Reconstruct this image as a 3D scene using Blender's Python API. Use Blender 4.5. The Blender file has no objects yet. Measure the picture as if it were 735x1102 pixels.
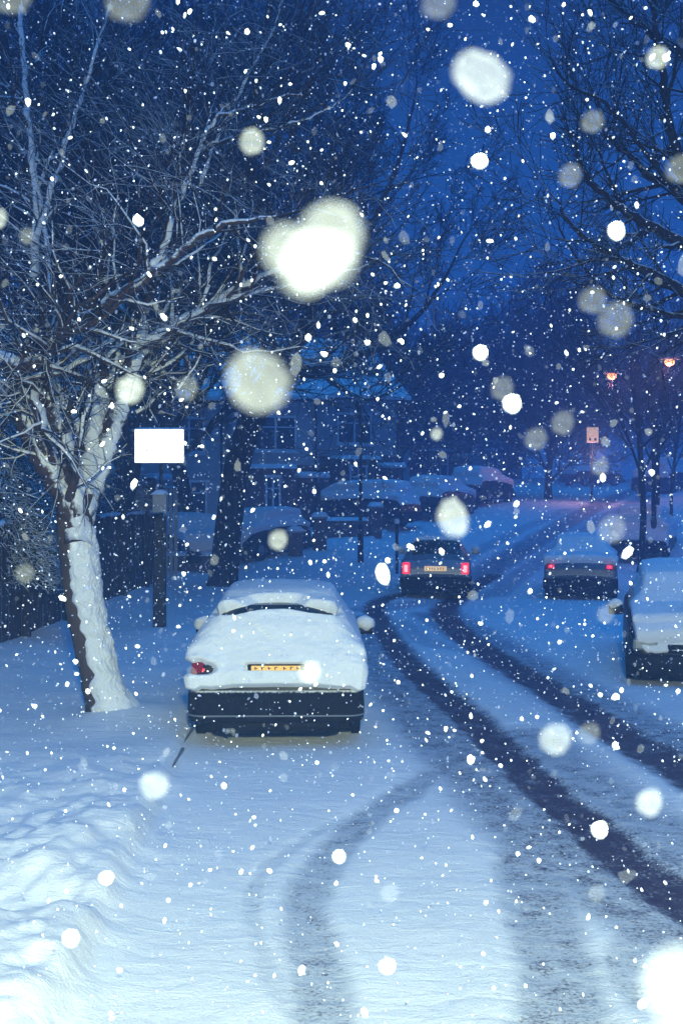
import bpy, bmesh, math, random
import numpy as np
from mathutils import Vector, Matrix, noise
random.seed(7); np.random.seed(7)
PI = math.pi
F, CX, HY, CAMZ = 1250.0, 367.5, 528.0, 2.54      # the lens (in 1102-high frame units) and the eye height
C = bpy.context.scene.collection
sc = bpy.context.scene

# ------------------------------------------------------------------ terrain
def hill(y):
    y = np.asarray(y, float)
    a = np.clip(y - 30, 0, 26); b = np.clip(y - 56, 0, 40)
    s = np.where(a < 6, a * a / 12 * .085, .085 * (a - 3))
    return s + b * .038
def gy(py):                                       # distance at which the ground passes under image row py
    lo, hi = 2.0, 140.0
    ys = np.linspace(lo, hi, 6000)
    row = HY + (CAMZ - hill(ys)) * F / ys
    k = np.argmax(row <= py)
    return float(ys[k]) if row[k] <= py else 100.0
def gp(px, py):
    Y = gy(py); return ((px - CX) * Y / F, Y)
def at(px, py, Y): return Vector(((px - CX) * Y / F, Y, CAMZ - (py - HY) * Y / F))

def smooth(e0, e1, x):
    t = np.clip((x - e0) / (e1 - e0), 0, 1); return t * t * (3 - 2 * t)

# value noise, vectorised
_perm = np.random.RandomState(3).rand(256, 256)
def vn(x, y):
    xi = np.floor(x).astype(int); yi = np.floor(y).astype(int)
    fx = x - xi; fy = y - yi; fx = fx * fx * (3 - 2 * fx); fy = fy * fy * (3 - 2 * fy)
    g = lambda a, b: _perm[a % 256, b % 256]
    return (g(xi, yi) * (1 - fx) + g(xi + 1, yi) * fx) * (1 - fy) + (g(xi, yi + 1) * (1 - fx) + g(xi + 1, yi + 1) * fx) * fy
def fbm(x, y, o=4):
    s = 0; a = .5
    for k in range(o): s = s + a * (vn(x * 2 ** k + 17 * k, y * 2 ** k + 5 * k) - .5); a *= .5
    return s

# tracks: (frame x, frame y, half width in m, strength)
TR = [
 # left wheel track of the driven lane
 ([(760,985),(735,962),(680,926),(620,876),(560,822),(500,766),(452,725),(422,690),(407,665),(404,650),(425,640),(455,636),(495,628)], .215, .99),
 # right wheel track
 ([(790,858),(735,826),(680,795),(620,757),(570,727),(520,697),(490,674),(478,655),(500,636),(530,618)], .28, .98),
 # thinner slush either side
 ([(760,1000),(700,965),(600,900),(530,835),(480,785),(430,730),(402,690),(392,664)], .44, .56),
 ([(760,930),(690,885),(620,835),(560,790)], .40, .46),
 ([(800,845),(700,792),(600,738),(520,690),(470,660)], .50, .54),
 ([(560,720),(510,700),(460,690),(430,668)], .28, .34),
 ([(700,960),(670,930),(620,900),(580,870)], .30, .38),
 ([(735,985),(690,1000),(675,1040),(700,1075)], .14, .38),
 # wide grey band that runs towards the camera
 ([(612,1130),(605,1060),(590,1000),(575,940),(562,890),(535,850),(500,806),(470,770)], .20, .50),
 # tracks curving out of the parking place
 ([(352,1130),(345,1060),(333,1010),(330,960),(350,925),(385,890),(420,862),(470,830)], .14, .42),
 ([(330,1100),(290,1040),(272,980),(278,945),(310,915),(360,885)], .06, .24),
 # up the hill
 ([(495,632),(540,604),(590,574),(640,545),(680,528),(720,518)], .5, .62),
 ([(530,640),(570,610),(620,575),(665,548),(700,532)], .35, .42),
 ([(470,620),(500,600),(560,570),(610,548)], .3, .35),
 ([(395,655),(440,650),(520,640)], .5, .38),
]
def polydist(X, Y, pts):
    d = np.full(X.shape, 1e9)
    for (x0, y0), (x1, y1) in zip(pts[:-1], pts[1:]):
        dx, dy = x1 - x0, y1 - y0; L = dx * dx + dy * dy + 1e-9
        t = np.clip(((X - x0) * dx + (Y - y0) * dy) / L, 0, 1)
        d = np.minimum(d, np.hypot(X - x0 - t * dx, Y - y0 - t * dy))
    return d
def catmull(pts, n=6):
    P = [np.array(p, float) for p in pts]; P = [2 * P[0] - P[1]] + P + [2 * P[-1] - P[-2]]
    out = []
    for i in range(1, len(P) - 2):
        for k in range(n):
            t = k / n
            out.append(tuple(.5 * (2 * P[i] + (P[i+1] - P[i-1]) * t + (2*P[i-1] - 5*P[i] + 4*P[i+1] - P[i+2]) * t*t + (3*P[i] - P[i-1] - 3*P[i+1] + P[i+2]) * t**3)))
    out.append(tuple(P[-2])); return out
TRW = [([gp(*p) for p in catmull(pts, 5)], w, s) for pts, w, s in TR]

KERB = [(-1.35, -20), (-1.35, 5), (-1.6, 11.7), (-1.75, 17), (-1.6, 24), (-.9, 31), (.6, 40), (4.5, 55), (11, 75), (22, 100), (60, 160)]
def kerb_x(y): return np.interp(y, [k[1] for k in KERB], [k[0] for k in KERB])
RK = [(5.9, -20), (5.9, 10), (6.0, 16), (6.6, 22), (7.8, 30), (10, 40), (14.5, 55), (20, 75), (33, 100), (75, 160)]
def rkerb_x(y): return np.interp(y, [k[1] for k in RK], [k[0] for k in RK])

def ground_z(X, Y, rut=None):
    X = np.asarray(X, float); Y = np.asarray(Y, float)
    z = hill(Y)
    kx = kerb_x(Y); z = z + .10 * smooth(.10, -.06, X - kx)
    rk = rkerb_x(Y); z = z + .16 * smooth(-.1, .5, X - rk) + .35 * smooth(.4, 3.0, X - rk) * smooth(10, 20, Y)
    # drifted bank and trodden heaps on the left pavement
    left = smooth(-.1, -.9, X - kx)
    near = smooth(12, 8, Y)
    z = z + left * .10 * fbm(X * .9 + 3, Y * .7 + 1, 3) * (1 + 1.2 * near)
    z = z + near * .10 * np.exp(-((X - kx + .35) / .42) ** 2) * (.3 + .9 * vn(X * 1.3 + 2.2, Y * 1.5))
    z = z + near * .11 * np.exp(-((X - kx + .5) / .8) ** 2) * np.clip(fbm(X * 3.2, Y * 2.1, 3), -.3, .4)
    z = z + near * smooth(.35, -.25, X - kx) * .34 * (fbm(X * 2.3 + 7, Y * 1.9 + 4, 4) + .10)
    z = z + .10 * np.exp(-(((X + 2.35) / .55) ** 2 + ((Y - 12.7) / .6) ** 2))     # snow banked round the tree
    z = z + smooth(-3.9, -5.0, X) * smooth(8, 14, Y) * smooth(36, 30, Y) * .18
    # gentle wind ripples everywhere
    z = z + .018 * fbm(X * 2.2, Y * 2.2, 4) + .006 * fbm(X * 3.0 + 9, Y * 7.0, 3) * smooth(16, 8, Y)
    if rut is not None: z = z - .055 * np.clip(rut, 0, 1) + .03 * rut * (1 - rut) * 2 * fbm(X * 14, Y * 14, 2)
    return z
def slush_at(X, Y):
    m = np.zeros(X.shape)
    wob = .10 * fbm(X * 3, Y * 3, 3) + .07 * fbm(X * 11, Y * 9, 3)
    for pts, w, s in TRW:
        d = polydist(X, Y, pts) + wob
        soft = .75 if s > .9 else .8
        m = np.maximum(m, s * smooth(w * (1 + soft), w * (1 - soft * .6), d))
    return m

def gzs(x, y): return float(ground_z(np.array([x]), np.array([y]))[0])

# ------------------------------------------------------------------ materials
def mat(name):
    m = bpy.data.materials.new(name); m.use_nodes = True
    nt = m.node_tree; b = nt.nodes['Principled BSDF']; return m, nt, b
def N(nt, t, **k):
    n = nt.nodes.new(t)
    for a, v in k.items():
        if a in n.inputs: n.inputs[a].default_value = v
        else: setattr(n, a, v)
    return n
def L(nt, a, b): nt.links.new(a, b)
def simple(name, col, rough=.6, metal=0, var=.15, scale=6, bump=0, emit=None, es=0, spec=.4):
    m, nt, b = mat(name)
    b.inputs['Roughness'].default_value = rough; b.inputs['Metallic'].default_value = metal
    b.inputs['Specular IOR Level'].default_value = spec
    tc = N(nt, 'ShaderNodeTexCoord'); n = N(nt, 'ShaderNodeTexNoise', Scale=scale, Detail=5.0)
    L(nt, tc.outputs['Object'], n.inputs['Vector'])
    mx = N(nt, 'ShaderNodeMix', data_type='RGBA')
    mx.inputs['A'].default_value = [c * (1 - var) for c in col] + [1]
    mx.inputs['B'].default_value = [min(1, c * (1 + var)) for c in col] + [1]
    L(nt, n.outputs['Fac'], mx.inputs['Factor']); L(nt, mx.outputs['Result'], b.inputs['Base Color'])
    if bump:
        bp = N(nt, 'ShaderNodeBump', Strength=bump, Distance=.02); L(nt, n.outputs['Fac'], bp.inputs['Height']); L(nt, bp.outputs['Normal'], b.inputs['Normal'])
    if emit: b.inputs['Emission Color'].default_value = (*emit, 1); b.inputs['Emission Strength'].default_value = es
    return m
SNOWC = (.80, .82, .84)
def snow_mat():
    m, nt, b = mat('snow')
    b.inputs['Roughness'].default_value = .75; b.inputs['Specular IOR Level'].default_value = .25
    tc = N(nt, 'ShaderNodeTexCoord')
    n1 = N(nt, 'ShaderNodeTexNoise', Scale=28.0, Detail=6.0, Roughness=.7); L(nt, tc.outputs['Object'], n1.inputs['Vector'])
    n2 = N(nt, 'ShaderNodeTexNoise', Scale=3.0, Detail=4.0); L(nt, tc.outputs['Object'], n2.inputs['Vector'])
    mx = N(nt, 'ShaderNodeMix', data_type='RGBA'); mx.inputs['A'].default_value = (.70, .72, .75, 1); mx.inputs['B'].default_value = (.86, .87, .88, 1)
    L(nt, n2.outputs['Fac'], mx.inputs['Factor']); L(nt, mx.outputs['Result'], b.inputs['Base Color'])
    bp = N(nt, 'ShaderNodeBump', Strength=.5, Distance=.02); L(nt, n1.outputs['Fac'], bp.inputs['Height']); L(nt, bp.outputs['Normal'], b.inputs['Normal'])
    return m
def ground_mat():
    m, nt, b = mat('trodden_snow')
    at_ = N(nt, 'ShaderNodeAttribute'); at_.attribute_name = 'slush'
    tc = N(nt, 'ShaderNodeTexCoord')
    nA = N(nt, 'ShaderNodeTexNoise', Scale=5.0, Detail=7.0, Roughness=.75)
    nB = N(nt, 'ShaderNodeTexNoise', Scale=42.0, Detail=4.0, Roughness=.7)
    for n in (nA, nB): L(nt, tc.outputs['Object'], n.inputs['Vector'])
    # slush + (noise-.5)*k where there is slush
    a1 = N(nt, 'ShaderNodeMath', operation='SUBTRACT'); L(nt, nA.outputs['Fac'], a1.inputs[0]); a1.inputs[1].default_value = .5
    a2 = N(nt, 'ShaderNodeMath', operation='SUBTRACT'); L(nt, nB.outputs['Fac'], a2.inputs[0]); a2.inputs[1].default_value = .5
    a3 = N(nt, 'ShaderNodeMath', operation='ADD'); L(nt, a1.outputs[0], a3.inputs[0]); L(nt, a2.outputs[0], a3.inputs[1])
    a4 = N(nt, 'ShaderNodeMath', operation='MULTIPLY_ADD'); L(nt, a3.outputs[0], a4.inputs[0]); a4.inputs[1].default_value = 1.6; L(nt, at_.outputs['Fac'], a4.inputs[2])
    mr = N(nt, 'ShaderNodeMapRange', interpolation_type='SMOOTHSTEP'); mr.inputs['From Min'].default_value = .34; mr.inputs['From Max'].default_value = .98
    L(nt, a4.outputs[0], mr.inputs['Value'])
    gate = N(nt, 'ShaderNodeMapRange'); gate.inputs['From Min'].default_value = .02; gate.inputs['From Max'].default_value = .2; L(nt, at_.outputs['Fac'], gate.inputs['Value'])
    ml = N(nt, 'ShaderNodeMath', operation='MULTIPLY'); L(nt, mr.outputs['Result'], ml.inputs[0]); L(nt, gate.outputs['Result'], ml.inputs[1])
    sn = N(nt, 'ShaderNodeTexNoise', Scale=1.3, Detail=5.0); L(nt, tc.outputs['Object'], sn.inputs['Vector'])
    sm = N(nt, 'ShaderNodeMix', data_type='RGBA'); sm.inputs['A'].default_value = (.70, .72, .75, 1); sm.inputs['B'].default_value = (.86, .87, .88, 1); L(nt, sn.outputs['Fac'], sm.inputs['Factor'])
    pk = N(nt, 'ShaderNodeMapRange', interpolation_type='SMOOTHSTEP'); pk.inputs['From Min'].default_value = .03; pk.inputs['From Max'].default_value = .5; L(nt, at_.outputs['Fac'], pk.inputs['Value'])
    pm = N(nt, 'ShaderNodeMix', data_type='RGBA'); L(nt, pk.outputs['Result'], pm.inputs['Factor']); L(nt, sm.outputs['Result'], pm.inputs['A']); pm.inputs['B'].default_value = (.46, .50, .57, 1)
    mx = N(nt, 'ShaderNodeMix', data_type='RGBA'); L(nt, pm.outputs['Result'], mx.inputs['A']); mx.inputs['B'].default_value = (.042, .026, .060, 1)
    L(nt, ml.outputs[0], mx.inputs['Factor']); L(nt, mx.outputs['Result'], b.inputs['Base Color'])
    rr = N(nt, 'ShaderNodeMapRange'); rr.inputs['To Min'].default_value = .8; rr.inputs['To Max'].default_value = .5; L(nt, ml.outputs[0], rr.inputs['Value']); L(nt, rr.outputs['Result'], b.inputs['Roughness'])
    b.inputs['Specular IOR Level'].default_value = .25
    # wind ripples, stretched across, and grain
    mp = N(nt, 'ShaderNodeMapping'); mp.inputs['Scale'].default_value = (2.2, 5.0, 5); L(nt, tc.outputs['Object'], mp.inputs['Vector'])
    r1 = N(nt, 'ShaderNodeTexNoise', Scale=1.6, Detail=7.0, Roughness=.62, Distortion=.8); L(nt, mp.outputs['Vector'], r1.inputs['Vector'])
    r2 = N(nt, 'ShaderNodeTexNoise', Scale=60.0, Detail=4.0, Roughness=.8); L(nt, tc.outputs['Object'], r2.inputs['Vector'])
    b1 = N(nt, 'ShaderNodeBump', Strength=.65, Distance=.035); L(nt, r1.outputs['Fac'], b1.inputs['Height'])
    b2 = N(nt, 'ShaderNodeBump', Strength=.9, Distance=.012); L(nt, r2.outputs['Fac'], b2.inputs['Height']); L(nt, b1.outputs['Normal'], b2.inputs['Normal'])
    L(nt, b2.outputs['Normal'], b.inputs['Normal'])
    return m
def bark_mat(name, col, snowdir, lo, hi, nscale=9.0):
    """bark with wind-driven snow stuck to the sides that face snowdir"""
    m, nt, b = mat(name)
    b.inputs['Roughness'].default_value = .9; b.inputs['Specular IOR Level'].default_value = .15
    tc = N(nt, 'ShaderNodeTexCoord'); g = N(nt, 'ShaderNodeNewGeometry')
    mp = N(nt, 'ShaderNodeMapping'); mp.inputs['Scale'].default_value = (1, 1, .35); L(nt, tc.outputs['Object'], mp.inputs['Vector'])
    n1 = N(nt, 'ShaderNodeTexNoise', Scale=26.0, Detail=7.0, Roughness=.75); L(nt, mp.outputs['Vector'], n1.inputs['Vector'])
    br = N(nt, 'ShaderNodeMix', data_type='RGBA'); br.inputs['A'].default_value = [c * .45 for c in col] + [1]; br.inputs['B'].default_value = [c * 1.7 for c in col] + [1]
    L(nt, n1.outputs['Fac'], br.inputs['Factor'])
    n2 = N(nt, 'ShaderNodeTexNoise', Scale=nscale, Detail=4.0, Roughness=.7); L(nt, tc.outputs['Object'], n2.inputs['Vector'])
    v = Vector(snowdir).normalized()
    dt = N(nt, 'ShaderNodeVectorMath', operation='DOT_PRODUCT'); L(nt, g.outputs['Normal'], dt.inputs[0]); dt.inputs[1].default_value = v
    ad = N(nt, 'ShaderNodeMath', operation='MULTIPLY_ADD'); L(nt, n2.outputs['Fac'], ad.inputs[0]); ad.inputs[1].default_value = .9; L(nt, dt.outputs['Value'], ad.inputs[2])
    mr = N(nt, 'ShaderNodeMapRange', interpolation_type='SMOOTHSTEP'); mr.inputs['From Min'].default_value = lo; mr.inputs['From Max'].default_value = hi; L(nt, ad.outputs[0], mr.inputs['Value'])
    mx = N(nt, 'ShaderNodeMix', data_type='RGBA'); L(nt, br.outputs['Result'], mx.inputs['A']); mx.inputs['B'].default_value = (*SNOWC, 1); L(nt, mr.outputs['Result'], mx.inputs['Factor'])
    L(nt, mx.outputs['Result'], b.inputs['Base Color'])
    bp = N(nt, 'ShaderNodeBump', Strength=.7, Distance=.02); L(nt, n1.outputs['Fac'], bp.inputs['Height']); L(nt, bp.outputs['Normal'], b.inputs['Normal'])
    return m
def brick_mat(name, c1, c2, scale=4.0):
    m, nt, b = mat(name)
    tc = N(nt, 'ShaderNodeTexCoord')
    mp = N(nt, 'ShaderNodeMapping'); mp.inputs['Rotation'].default_value = (PI / 2, 0, 0); L(nt, tc.outputs['Object'], mp.inputs['Vector'])
    br = N(nt, 'ShaderNodeTexBrick'); br.inputs['Scale'].default_value = scale; L(nt, mp.outputs['Vector'], br.inputs['Vector'])
    br.inputs['Color1'].default_value = (*c1, 1); br.inputs['Color2'].default_value = (*c2, 1); br.inputs['Mortar'].default_value = (.3, .28, .26, 1)
    br.inputs['Mortar Size'].default_value = .012
    L(nt, br.outputs['Color'], b.inputs['Base Color']); b.inputs['Roughness'].default_value = .9
    return m
def emis(name, col, s):
    m, nt, b = mat(name); b.inputs['Base Color'].default_value = (*col, 1)
    b.inputs['Emission Color'].default_value = (*col, 1); b.inputs['Emission Strength'].default_value = s; b.inputs['Roughness'].default_value = .4
    return m
def flake_mat(name, a):
    m, nt, b = mat(name)
    out = nt.nodes['Material Output']
    b.inputs['Base Color'].default_value = (.68, .72, .95, 1); b.inputs['Roughness'].default_value = .8; b.inputs['Specular IOR Level'].default_value = .1
    if a < 1:
        tc = N(nt, 'ShaderNodeTexCoord'); n = N(nt, 'ShaderNodeTexNoise', Scale=900.0, Detail=2.0); L(nt, tc.outputs['Object'], n.inputs['Vector'])
        lw = N(nt, 'ShaderNodeLayerWeight'); lw.inputs['Blend'].default_value = .5
        mr = N(nt, 'ShaderNodeMath', operation='MULTIPLY_ADD'); L(nt, lw.outputs['Facing'], mr.inputs[0]); mr.inputs[1].default_value = a * .9
        mm = N(nt, 'ShaderNodeMath', operation='MULTIPLY'); L(nt, n.outputs['Fac'], mm.inputs[0]); mm.inputs[1].default_value = a * 1.2; L(nt, mm.outputs[0], mr.inputs[2])
        tr = N(nt, 'ShaderNodeBsdfTransparent'); ms = N(nt, 'ShaderNodeMixShader'); L(nt, mr.outputs[0], ms.inputs['Fac']); L(nt, tr.outputs[0], ms.inputs[1]); L(nt, b.outputs[0], ms.inputs[2]); L(nt, ms.outputs[0], out.inputs['Surface'])
    return m

M = dict(
 snow=snow_mat(), ground=ground_mat(),
 bark_near=bark_mat('snowy_bark', (.065, .042, .042), (.5, -.45, .7), .78, .98, 10.0),
 twig_near=bark_mat('twig_bark', (.035, .022, .026), (.4, -.35, .8), 1.0, 1.25, 3.0),
 bark_trunk=bark_mat('trunk_bark', (.08, .055, .045), (.3, -.2, .95), 1.15, 1.35, 12.0),
 bark_mid=bark_mat('dark_bark', (.018, .012, .018), (.35, -.2, .9), 1.15, 1.4, 8.0),
 bark_far=bark_mat('far_tree_bark', (.012, .009, .016), (.3, -.1, .95), 1.3, 1.5, 5.0),  # darkest bark colour, for the trees farther off
 fence=simple('stained_fence_wood', (.030, .018, .026), .85, var=.5, scale=14),
 dark_paint=simple('dark_car_paint', (.006, .005, .012), .4, var=.1, spec=.15),
 silver_paint=simple('silver_car_paint', (.22, .23, .25), .35, .5, var=.05),
 grey_paint=simple('grey_car_paint', (.12, .13, .15), .35, .4, var=.05),
 plastic=simple('black_plastic', (.005, .004, .007), .6, var=.3, spec=.1),
 glass=simple('dark_car_glass', (.008, .009, .012), .12, var=.1, spec=.5),
 rubber=simple('tyre_rubber', (.01, .01, .01), .85),
 rim=simple('wheel_rim', (.25, .25, .27), .4, .7),
 bumperm=bark_mat('salted_bumper', (.007, .006, .010), (0, -.15, 1), 1.15, 1.5, 30.0),
 strip=simple('bumper_trim', (.20, .21, .23), .4, .1),
 chrome=simple('bumper_strip', (.5, .5, .52), .35, .3),
 red=emis('reflector_glow', (1.0, .03, .03), 1.4), red_dim=simple('dark_red_lens', (.18, .006, .01), .2, emit=(1, .02, .03), es=.05),  # emission paints in lamp light thrown back by the unlit red lenses
 red_hot=emis('lit_lamp_and_reflector_glow', (1.0, .015, .04), 2.2),
 white_hot=emis('lamp_bulb', (1.0, .42, .40), 1.6),
 plate=emis('rear_plate_glow', (.85, .50, .12), .35), plate_glow=emis('number_plate_glow', (.95, .62, .28), .85),  # number plates are reflective; their glow is painted in as emission
 white=simple('white_paint', (.75, .75, .76), .5, var=.05),
 metal=simple('grey_painted_metal', (.012, .013, .02), .5, .3, var=.3), galv=simple('galvanised_metal', (.25, .26, .28), .5, .5),
 brick=brick_mat('red_brick', (.22, .06, .05), (.15, .045, .045)), brick_dark=brick_mat('dark_brick', (.09, .035, .04), (.07, .03, .035)),
 render=simple('painted_render', (.42, .43, .44), .9, var=.2, scale=3), render2=simple('pale_render', (.30, .31, .33), .9, var=.2, scale=3),
 boards=simple('painted_boards', (.36, .38, .40), .8, var=.3, scale=3),
 door=simple('door_paint', (.06, .02, .03), .5), pane=simple('window_glass', (.015, .018, .025), .08, var=.3, spec=.6),
 roof_tile=simple('roof_tile', (.05, .045, .05), .9, var=.4),
 sign=emis('sign_face_glow', (1.0, .985, .93), 2.0), sodium=emis('sodium_lamp', (1.0, .36, .13), 4.0), signlit=emis('warm_lit_panel', (1.0, .66, .44), .85),  # sign face: emission paints the light a reflective panel throws back
 leaf=bark_mat('evergreen_foliage', (.02, .035, .03), (.2, -.35, .9), .55, .95, 5.0),
 flake=flake_mat('snowflake_ice', 1), big=flake_mat('soft_snowflake', .045), thin=flake_mat('thin_snowflake', .012), mid=flake_mat('half_clear_snowflake', .035), faint=flake_mat('faint_snowflake', .28), tiny=flake_mat('clear_snowflake', .035),
)

M['signlit'].node_tree.nodes['Principled BSDF'].inputs['Base Color'].default_value = (.08, .06, .05, 1)
# ------------------------------------------------------------------ helpers
def tag(o, label=None, cat=None, group=None, kind=None):
    if label: o['label'] = label
    if cat: o['category'] = cat
    if group: o['group'] = group
    if kind: o['kind'] = kind
    return o
def empty(name, loc=(0, 0, 0), rz=0, label=None, cat=None, group=None):
    o = bpy.data.objects.new(name, None); C.objects.link(o); o.location = loc; o.rotation_euler = (0, 0, rz); o.empty_display_size = .2
    return tag(o, label, cat, group)
def mesh_np(name, V, Fc, m, parent=None, smooth_=True):
    """V (n,3), Fc (k,3) or (k,4) arrays"""
    me = bpy.data.meshes.new(name); V = np.asarray(V, np.float32); Fc = np.asarray(Fc, np.int32)
    k, c = Fc.shape
    me.vertices.add(len(V)); me.vertices.foreach_set('co', V.ravel())
    me.loops.add(k * c); me.loops.foreach_set('vertex_index', Fc.ravel())
    me.polygons.add(k); me.polygons.foreach_set('loop_start', np.arange(0, k * c, c, dtype=np.int32)); me.polygons.foreach_set('loop_total', np.full(k, c, np.int32))
    me.polygons.foreach_set('use_smooth', np.full(k, smooth_)); me.update(calc_edges=True); me.validate()
    me.materials.append(m); o = bpy.data.objects.new(name, me); C.objects.link(o)
    if parent: o.parent = parent
    return o
class MB:
    def __init__(s): s.bm = bmesh.new()
    def box(s, x0, x1, y0, y1, z0, z1, bev=0, mtx=None):
        r = bmesh.ops.create_cube(s.bm, size=1)
        mt = Matrix.Translation(((x0+x1)/2, (y0+y1)/2, (z0+z1)/2)) @ Matrix.Diagonal((x1-x0, y1-y0, z1-z0, 1))
        if mtx is not None: mt = mtx @ mt
        bmesh.ops.transform(s.bm, matrix=mt, verts=r['verts'])
        if bev:
            es = list({e for v in r['verts'] for e in v.link_edges})
            bmesh.ops.bevel(s.bm, geom=es, offset=bev, segments=2, affect='EDGES', profile=.6)
        return s
    def cyl(s, p0, p1, r0, r1=None, n=12, cap=True):
        r1 = r0 if r1 is None else r1; p0 = Vector(p0); p1 = Vector(p1); d = p1 - p0
        r = bmesh.ops.create_cone(s.bm, cap_ends=cap, segments=n, radius1=r0, radius2=r1, depth=d.length)
        mt = Matrix.Translation((p0 + p1) / 2) @ d.to_track_quat('Z', 'Y').to_matrix().to_4x4()
        bmesh.ops.transform(s.bm, matrix=mt, verts=r['verts']); return s
    def ball(s, c, rx, ry, rz, sub=2, jit=0, mtx=None):
        r = bmesh.ops.create_icosphere(s.bm, subdivisions=sub, radius=1)
        for v in r['verts']:
            f = 1 + jit * (noise.noise(v.co * 1.7 + Vector(c) * 3)); v.co = Vector((v.co.x * rx * f, v.co.y * ry * f, v.co.z * rz * f))
            if mtx is not None: v.co = mtx @ v.co
            v.co += Vector(c)
        return s
    def poly(s, pts, faces):
        vs = [s.bm.verts.new(p) for p in pts]
        for f in faces: s.bm.faces.new([vs[i] for i in f])
        return s
    def build(s, name, m, parent=None, sm=False):
        me = bpy.data.meshes.new(name); bmesh.ops.recalc_face_normals(s.bm, faces=s.bm.faces[:])
        s.bm.to_mesh(me); s.bm.free(); me.materials.append(m)
        if sm:
            for p in me.polygons: p.use_smooth = True
        o = bpy.data.objects.new(name, me); C.objects.link(o)
        if parent: o.parent = parent
        return o
def snow_cap(x0, x1, y0, y1, z, th, name='snow_cap', parent=None, n=10, over=.03):
    """a soft pillow of lying snow over a flat top"""
    nx = max(3, int((x1 - x0) / .12) + 2); ny = max(3, int((y1 - y0) / .12) + 2); nx = min(nx, 60); ny = min(ny, 60)
    u, v = np.meshgrid(np.linspace(-1, 1, nx), np.linspace(-1, 1, ny))
    px = min(.12 / max(x1 - x0, .01), .45); py = min(.12 / max(y1 - y0, .01), .45)
    e = np.clip((1 - np.abs(u)) / (2 * px), 0, 1) * np.clip((1 - np.abs(v)) / (2 * py), 0, 1)
    X = (x0 + x1) / 2 + u * ((x1 - x0) / 2 + over); Y = (y0 + y1) / 2 + v * ((y1 - y0) / 2 + over)
    Z = z - .015 + th * np.sqrt(np.clip(e, 0, 1)) * (1 + .5 * fbm(X * 2 + z, Y * 2, 2)) 
    edge = (np.abs(u) > .999) | (np.abs(v) > .999); Z = np.where(edge, z - .02, Z)
    V = np.stack([X, Y, Z], -1).reshape(-1, 3); i = np.arange(nx * ny).reshape(ny, nx)
    Fc = np.stack([i[:-1, :-1], i[:-1, 1:], i[1:, 1:], i[1:, :-1]], -1).reshape(-1, 4)
    Fc = np.vstack([Fc]); o = mesh_np(name, V, Fc, M['snow'], parent); return o
def ring_tube(paths, ns):
    """continuous tubes; paths: list of (pts (k,3), radii (k,))"""
    Vs, Fs, off = [], [], 0
    for (P, R) in paths:
        P = np.asarray(P, float); R = np.asarray(R, float); k = len(P)
        T = np.gradient(P, axis=0); T /= np.linalg.norm(T, axis=1)[:, None] + 1e-9
        ref = np.array([.1, 1, .05]); A = np.cross(T, ref); A /= np.linalg.norm(A, axis=1)[:, None] + 1e-9; B = np.cross(T, A)
        n = ns if R[0] > .03 else max(4, ns // 2)
        th = np.linspace(0, 2 * PI, n, endpoint=False)
        V = P[:, None] + R[:, None, None] * (np.cos(th)[None, :, None] * A[:, None] + np.sin(th)[None, :, None] * B[:, None])
        i = np.arange(k * n).reshape(k, n) + off; j = np.roll(i, -1, 1)
        Fs.append(np.stack([i[:-1], j[:-1], j[1:], i[1:]], -1).reshape(-1, 4)); Vs.append(V.reshape(-1, 3)); off += k * n
    return np.vstack(Vs), np.vstack(Fs)
def seg_tubes(S, n=3):
    """S (k,8): p0, p1, r0, r1 -> little prisms"""
    S = np.asarray(S, float); k = len(S); P0, P1, r0, r1 = S[:, :3], S[:, 3:6], S[:, 6], S[:, 7]
    T = P1 - P0; T /= np.linalg.norm(T, axis=1)[:, None] + 1e-9
    ref = np.where(np.abs(T[:, 2:3]) > .9, np.array([[1., 0, 0]]), np.array([[0, 0, 1.]])); A = np.cross(T, ref); A /= np.linalg.norm(A, axis=1)[:, None] + 1e-9; B = np.cross(T, A)
    th = np.linspace(0, 2 * PI, n, endpoint=False); c, s = np.cos(th)[None, :, None], np.sin(th)[None, :, None]
    D = c * A[:, None] + s * B[:, None]
    V = np.concatenate([P0[:, None] + r0[:, None, None] * D, P1[:, None] + r1[:, None, None] * D], 1).reshape(-1, 3)
    base = (np.arange(k) * 2 * n)[:, None]; a = np.arange(n)[None]; b = (np.arange(n) + 1)[None] % n
    Fc = np.stack([base + a, base + b, base + b + n, base + a + n], -1).reshape(-1, 4)
    return V, Fc

# ------------------------------------------------------------------ ground: pavement, road and verge of one surface
rows = np.concatenate([np.linspace(-18, 3.6, 24), 3.6 * np.exp(np.arange(1, 800) * np.log(135 / 3.6) / 800), [140, 170, 230, 330]])
u = np.linspace(-1, 1, 440); ext = np.array([1.15, 1.4, 1.9, 3, 5, 9]) ; u = np.concatenate([-ext[::-1], u, ext])
UU, YY = np.meshgrid(u, rows); XX = UU * (3.6 + .40 * np.clip(YY, 0, 400))
kx = kerb_x(YY)
SL = slush_at(XX, YY); SL[(YY > 110) | (YY < 3)] = 0
ZZ = ground_z(XX, YY, SL)
gi = np.arange(XX.size).reshape(XX.shape)
quads = np.stack([gi[:-1, :-1], gi[:-1, 1:], gi[1:, 1:], gi[1:, :-1]], -1).reshape(-1, 4)
cxm = XX.ravel()[quads].mean(1); cym = YY.ravel()[quads].mean(1)
zone = np.where(cxm < kerb_x(cym) + .02, 0, np.where(cxm > rkerb_x(cym), 2, 1))
Vall = np.stack([XX, YY, ZZ], -1).reshape(-1, 3)
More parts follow.
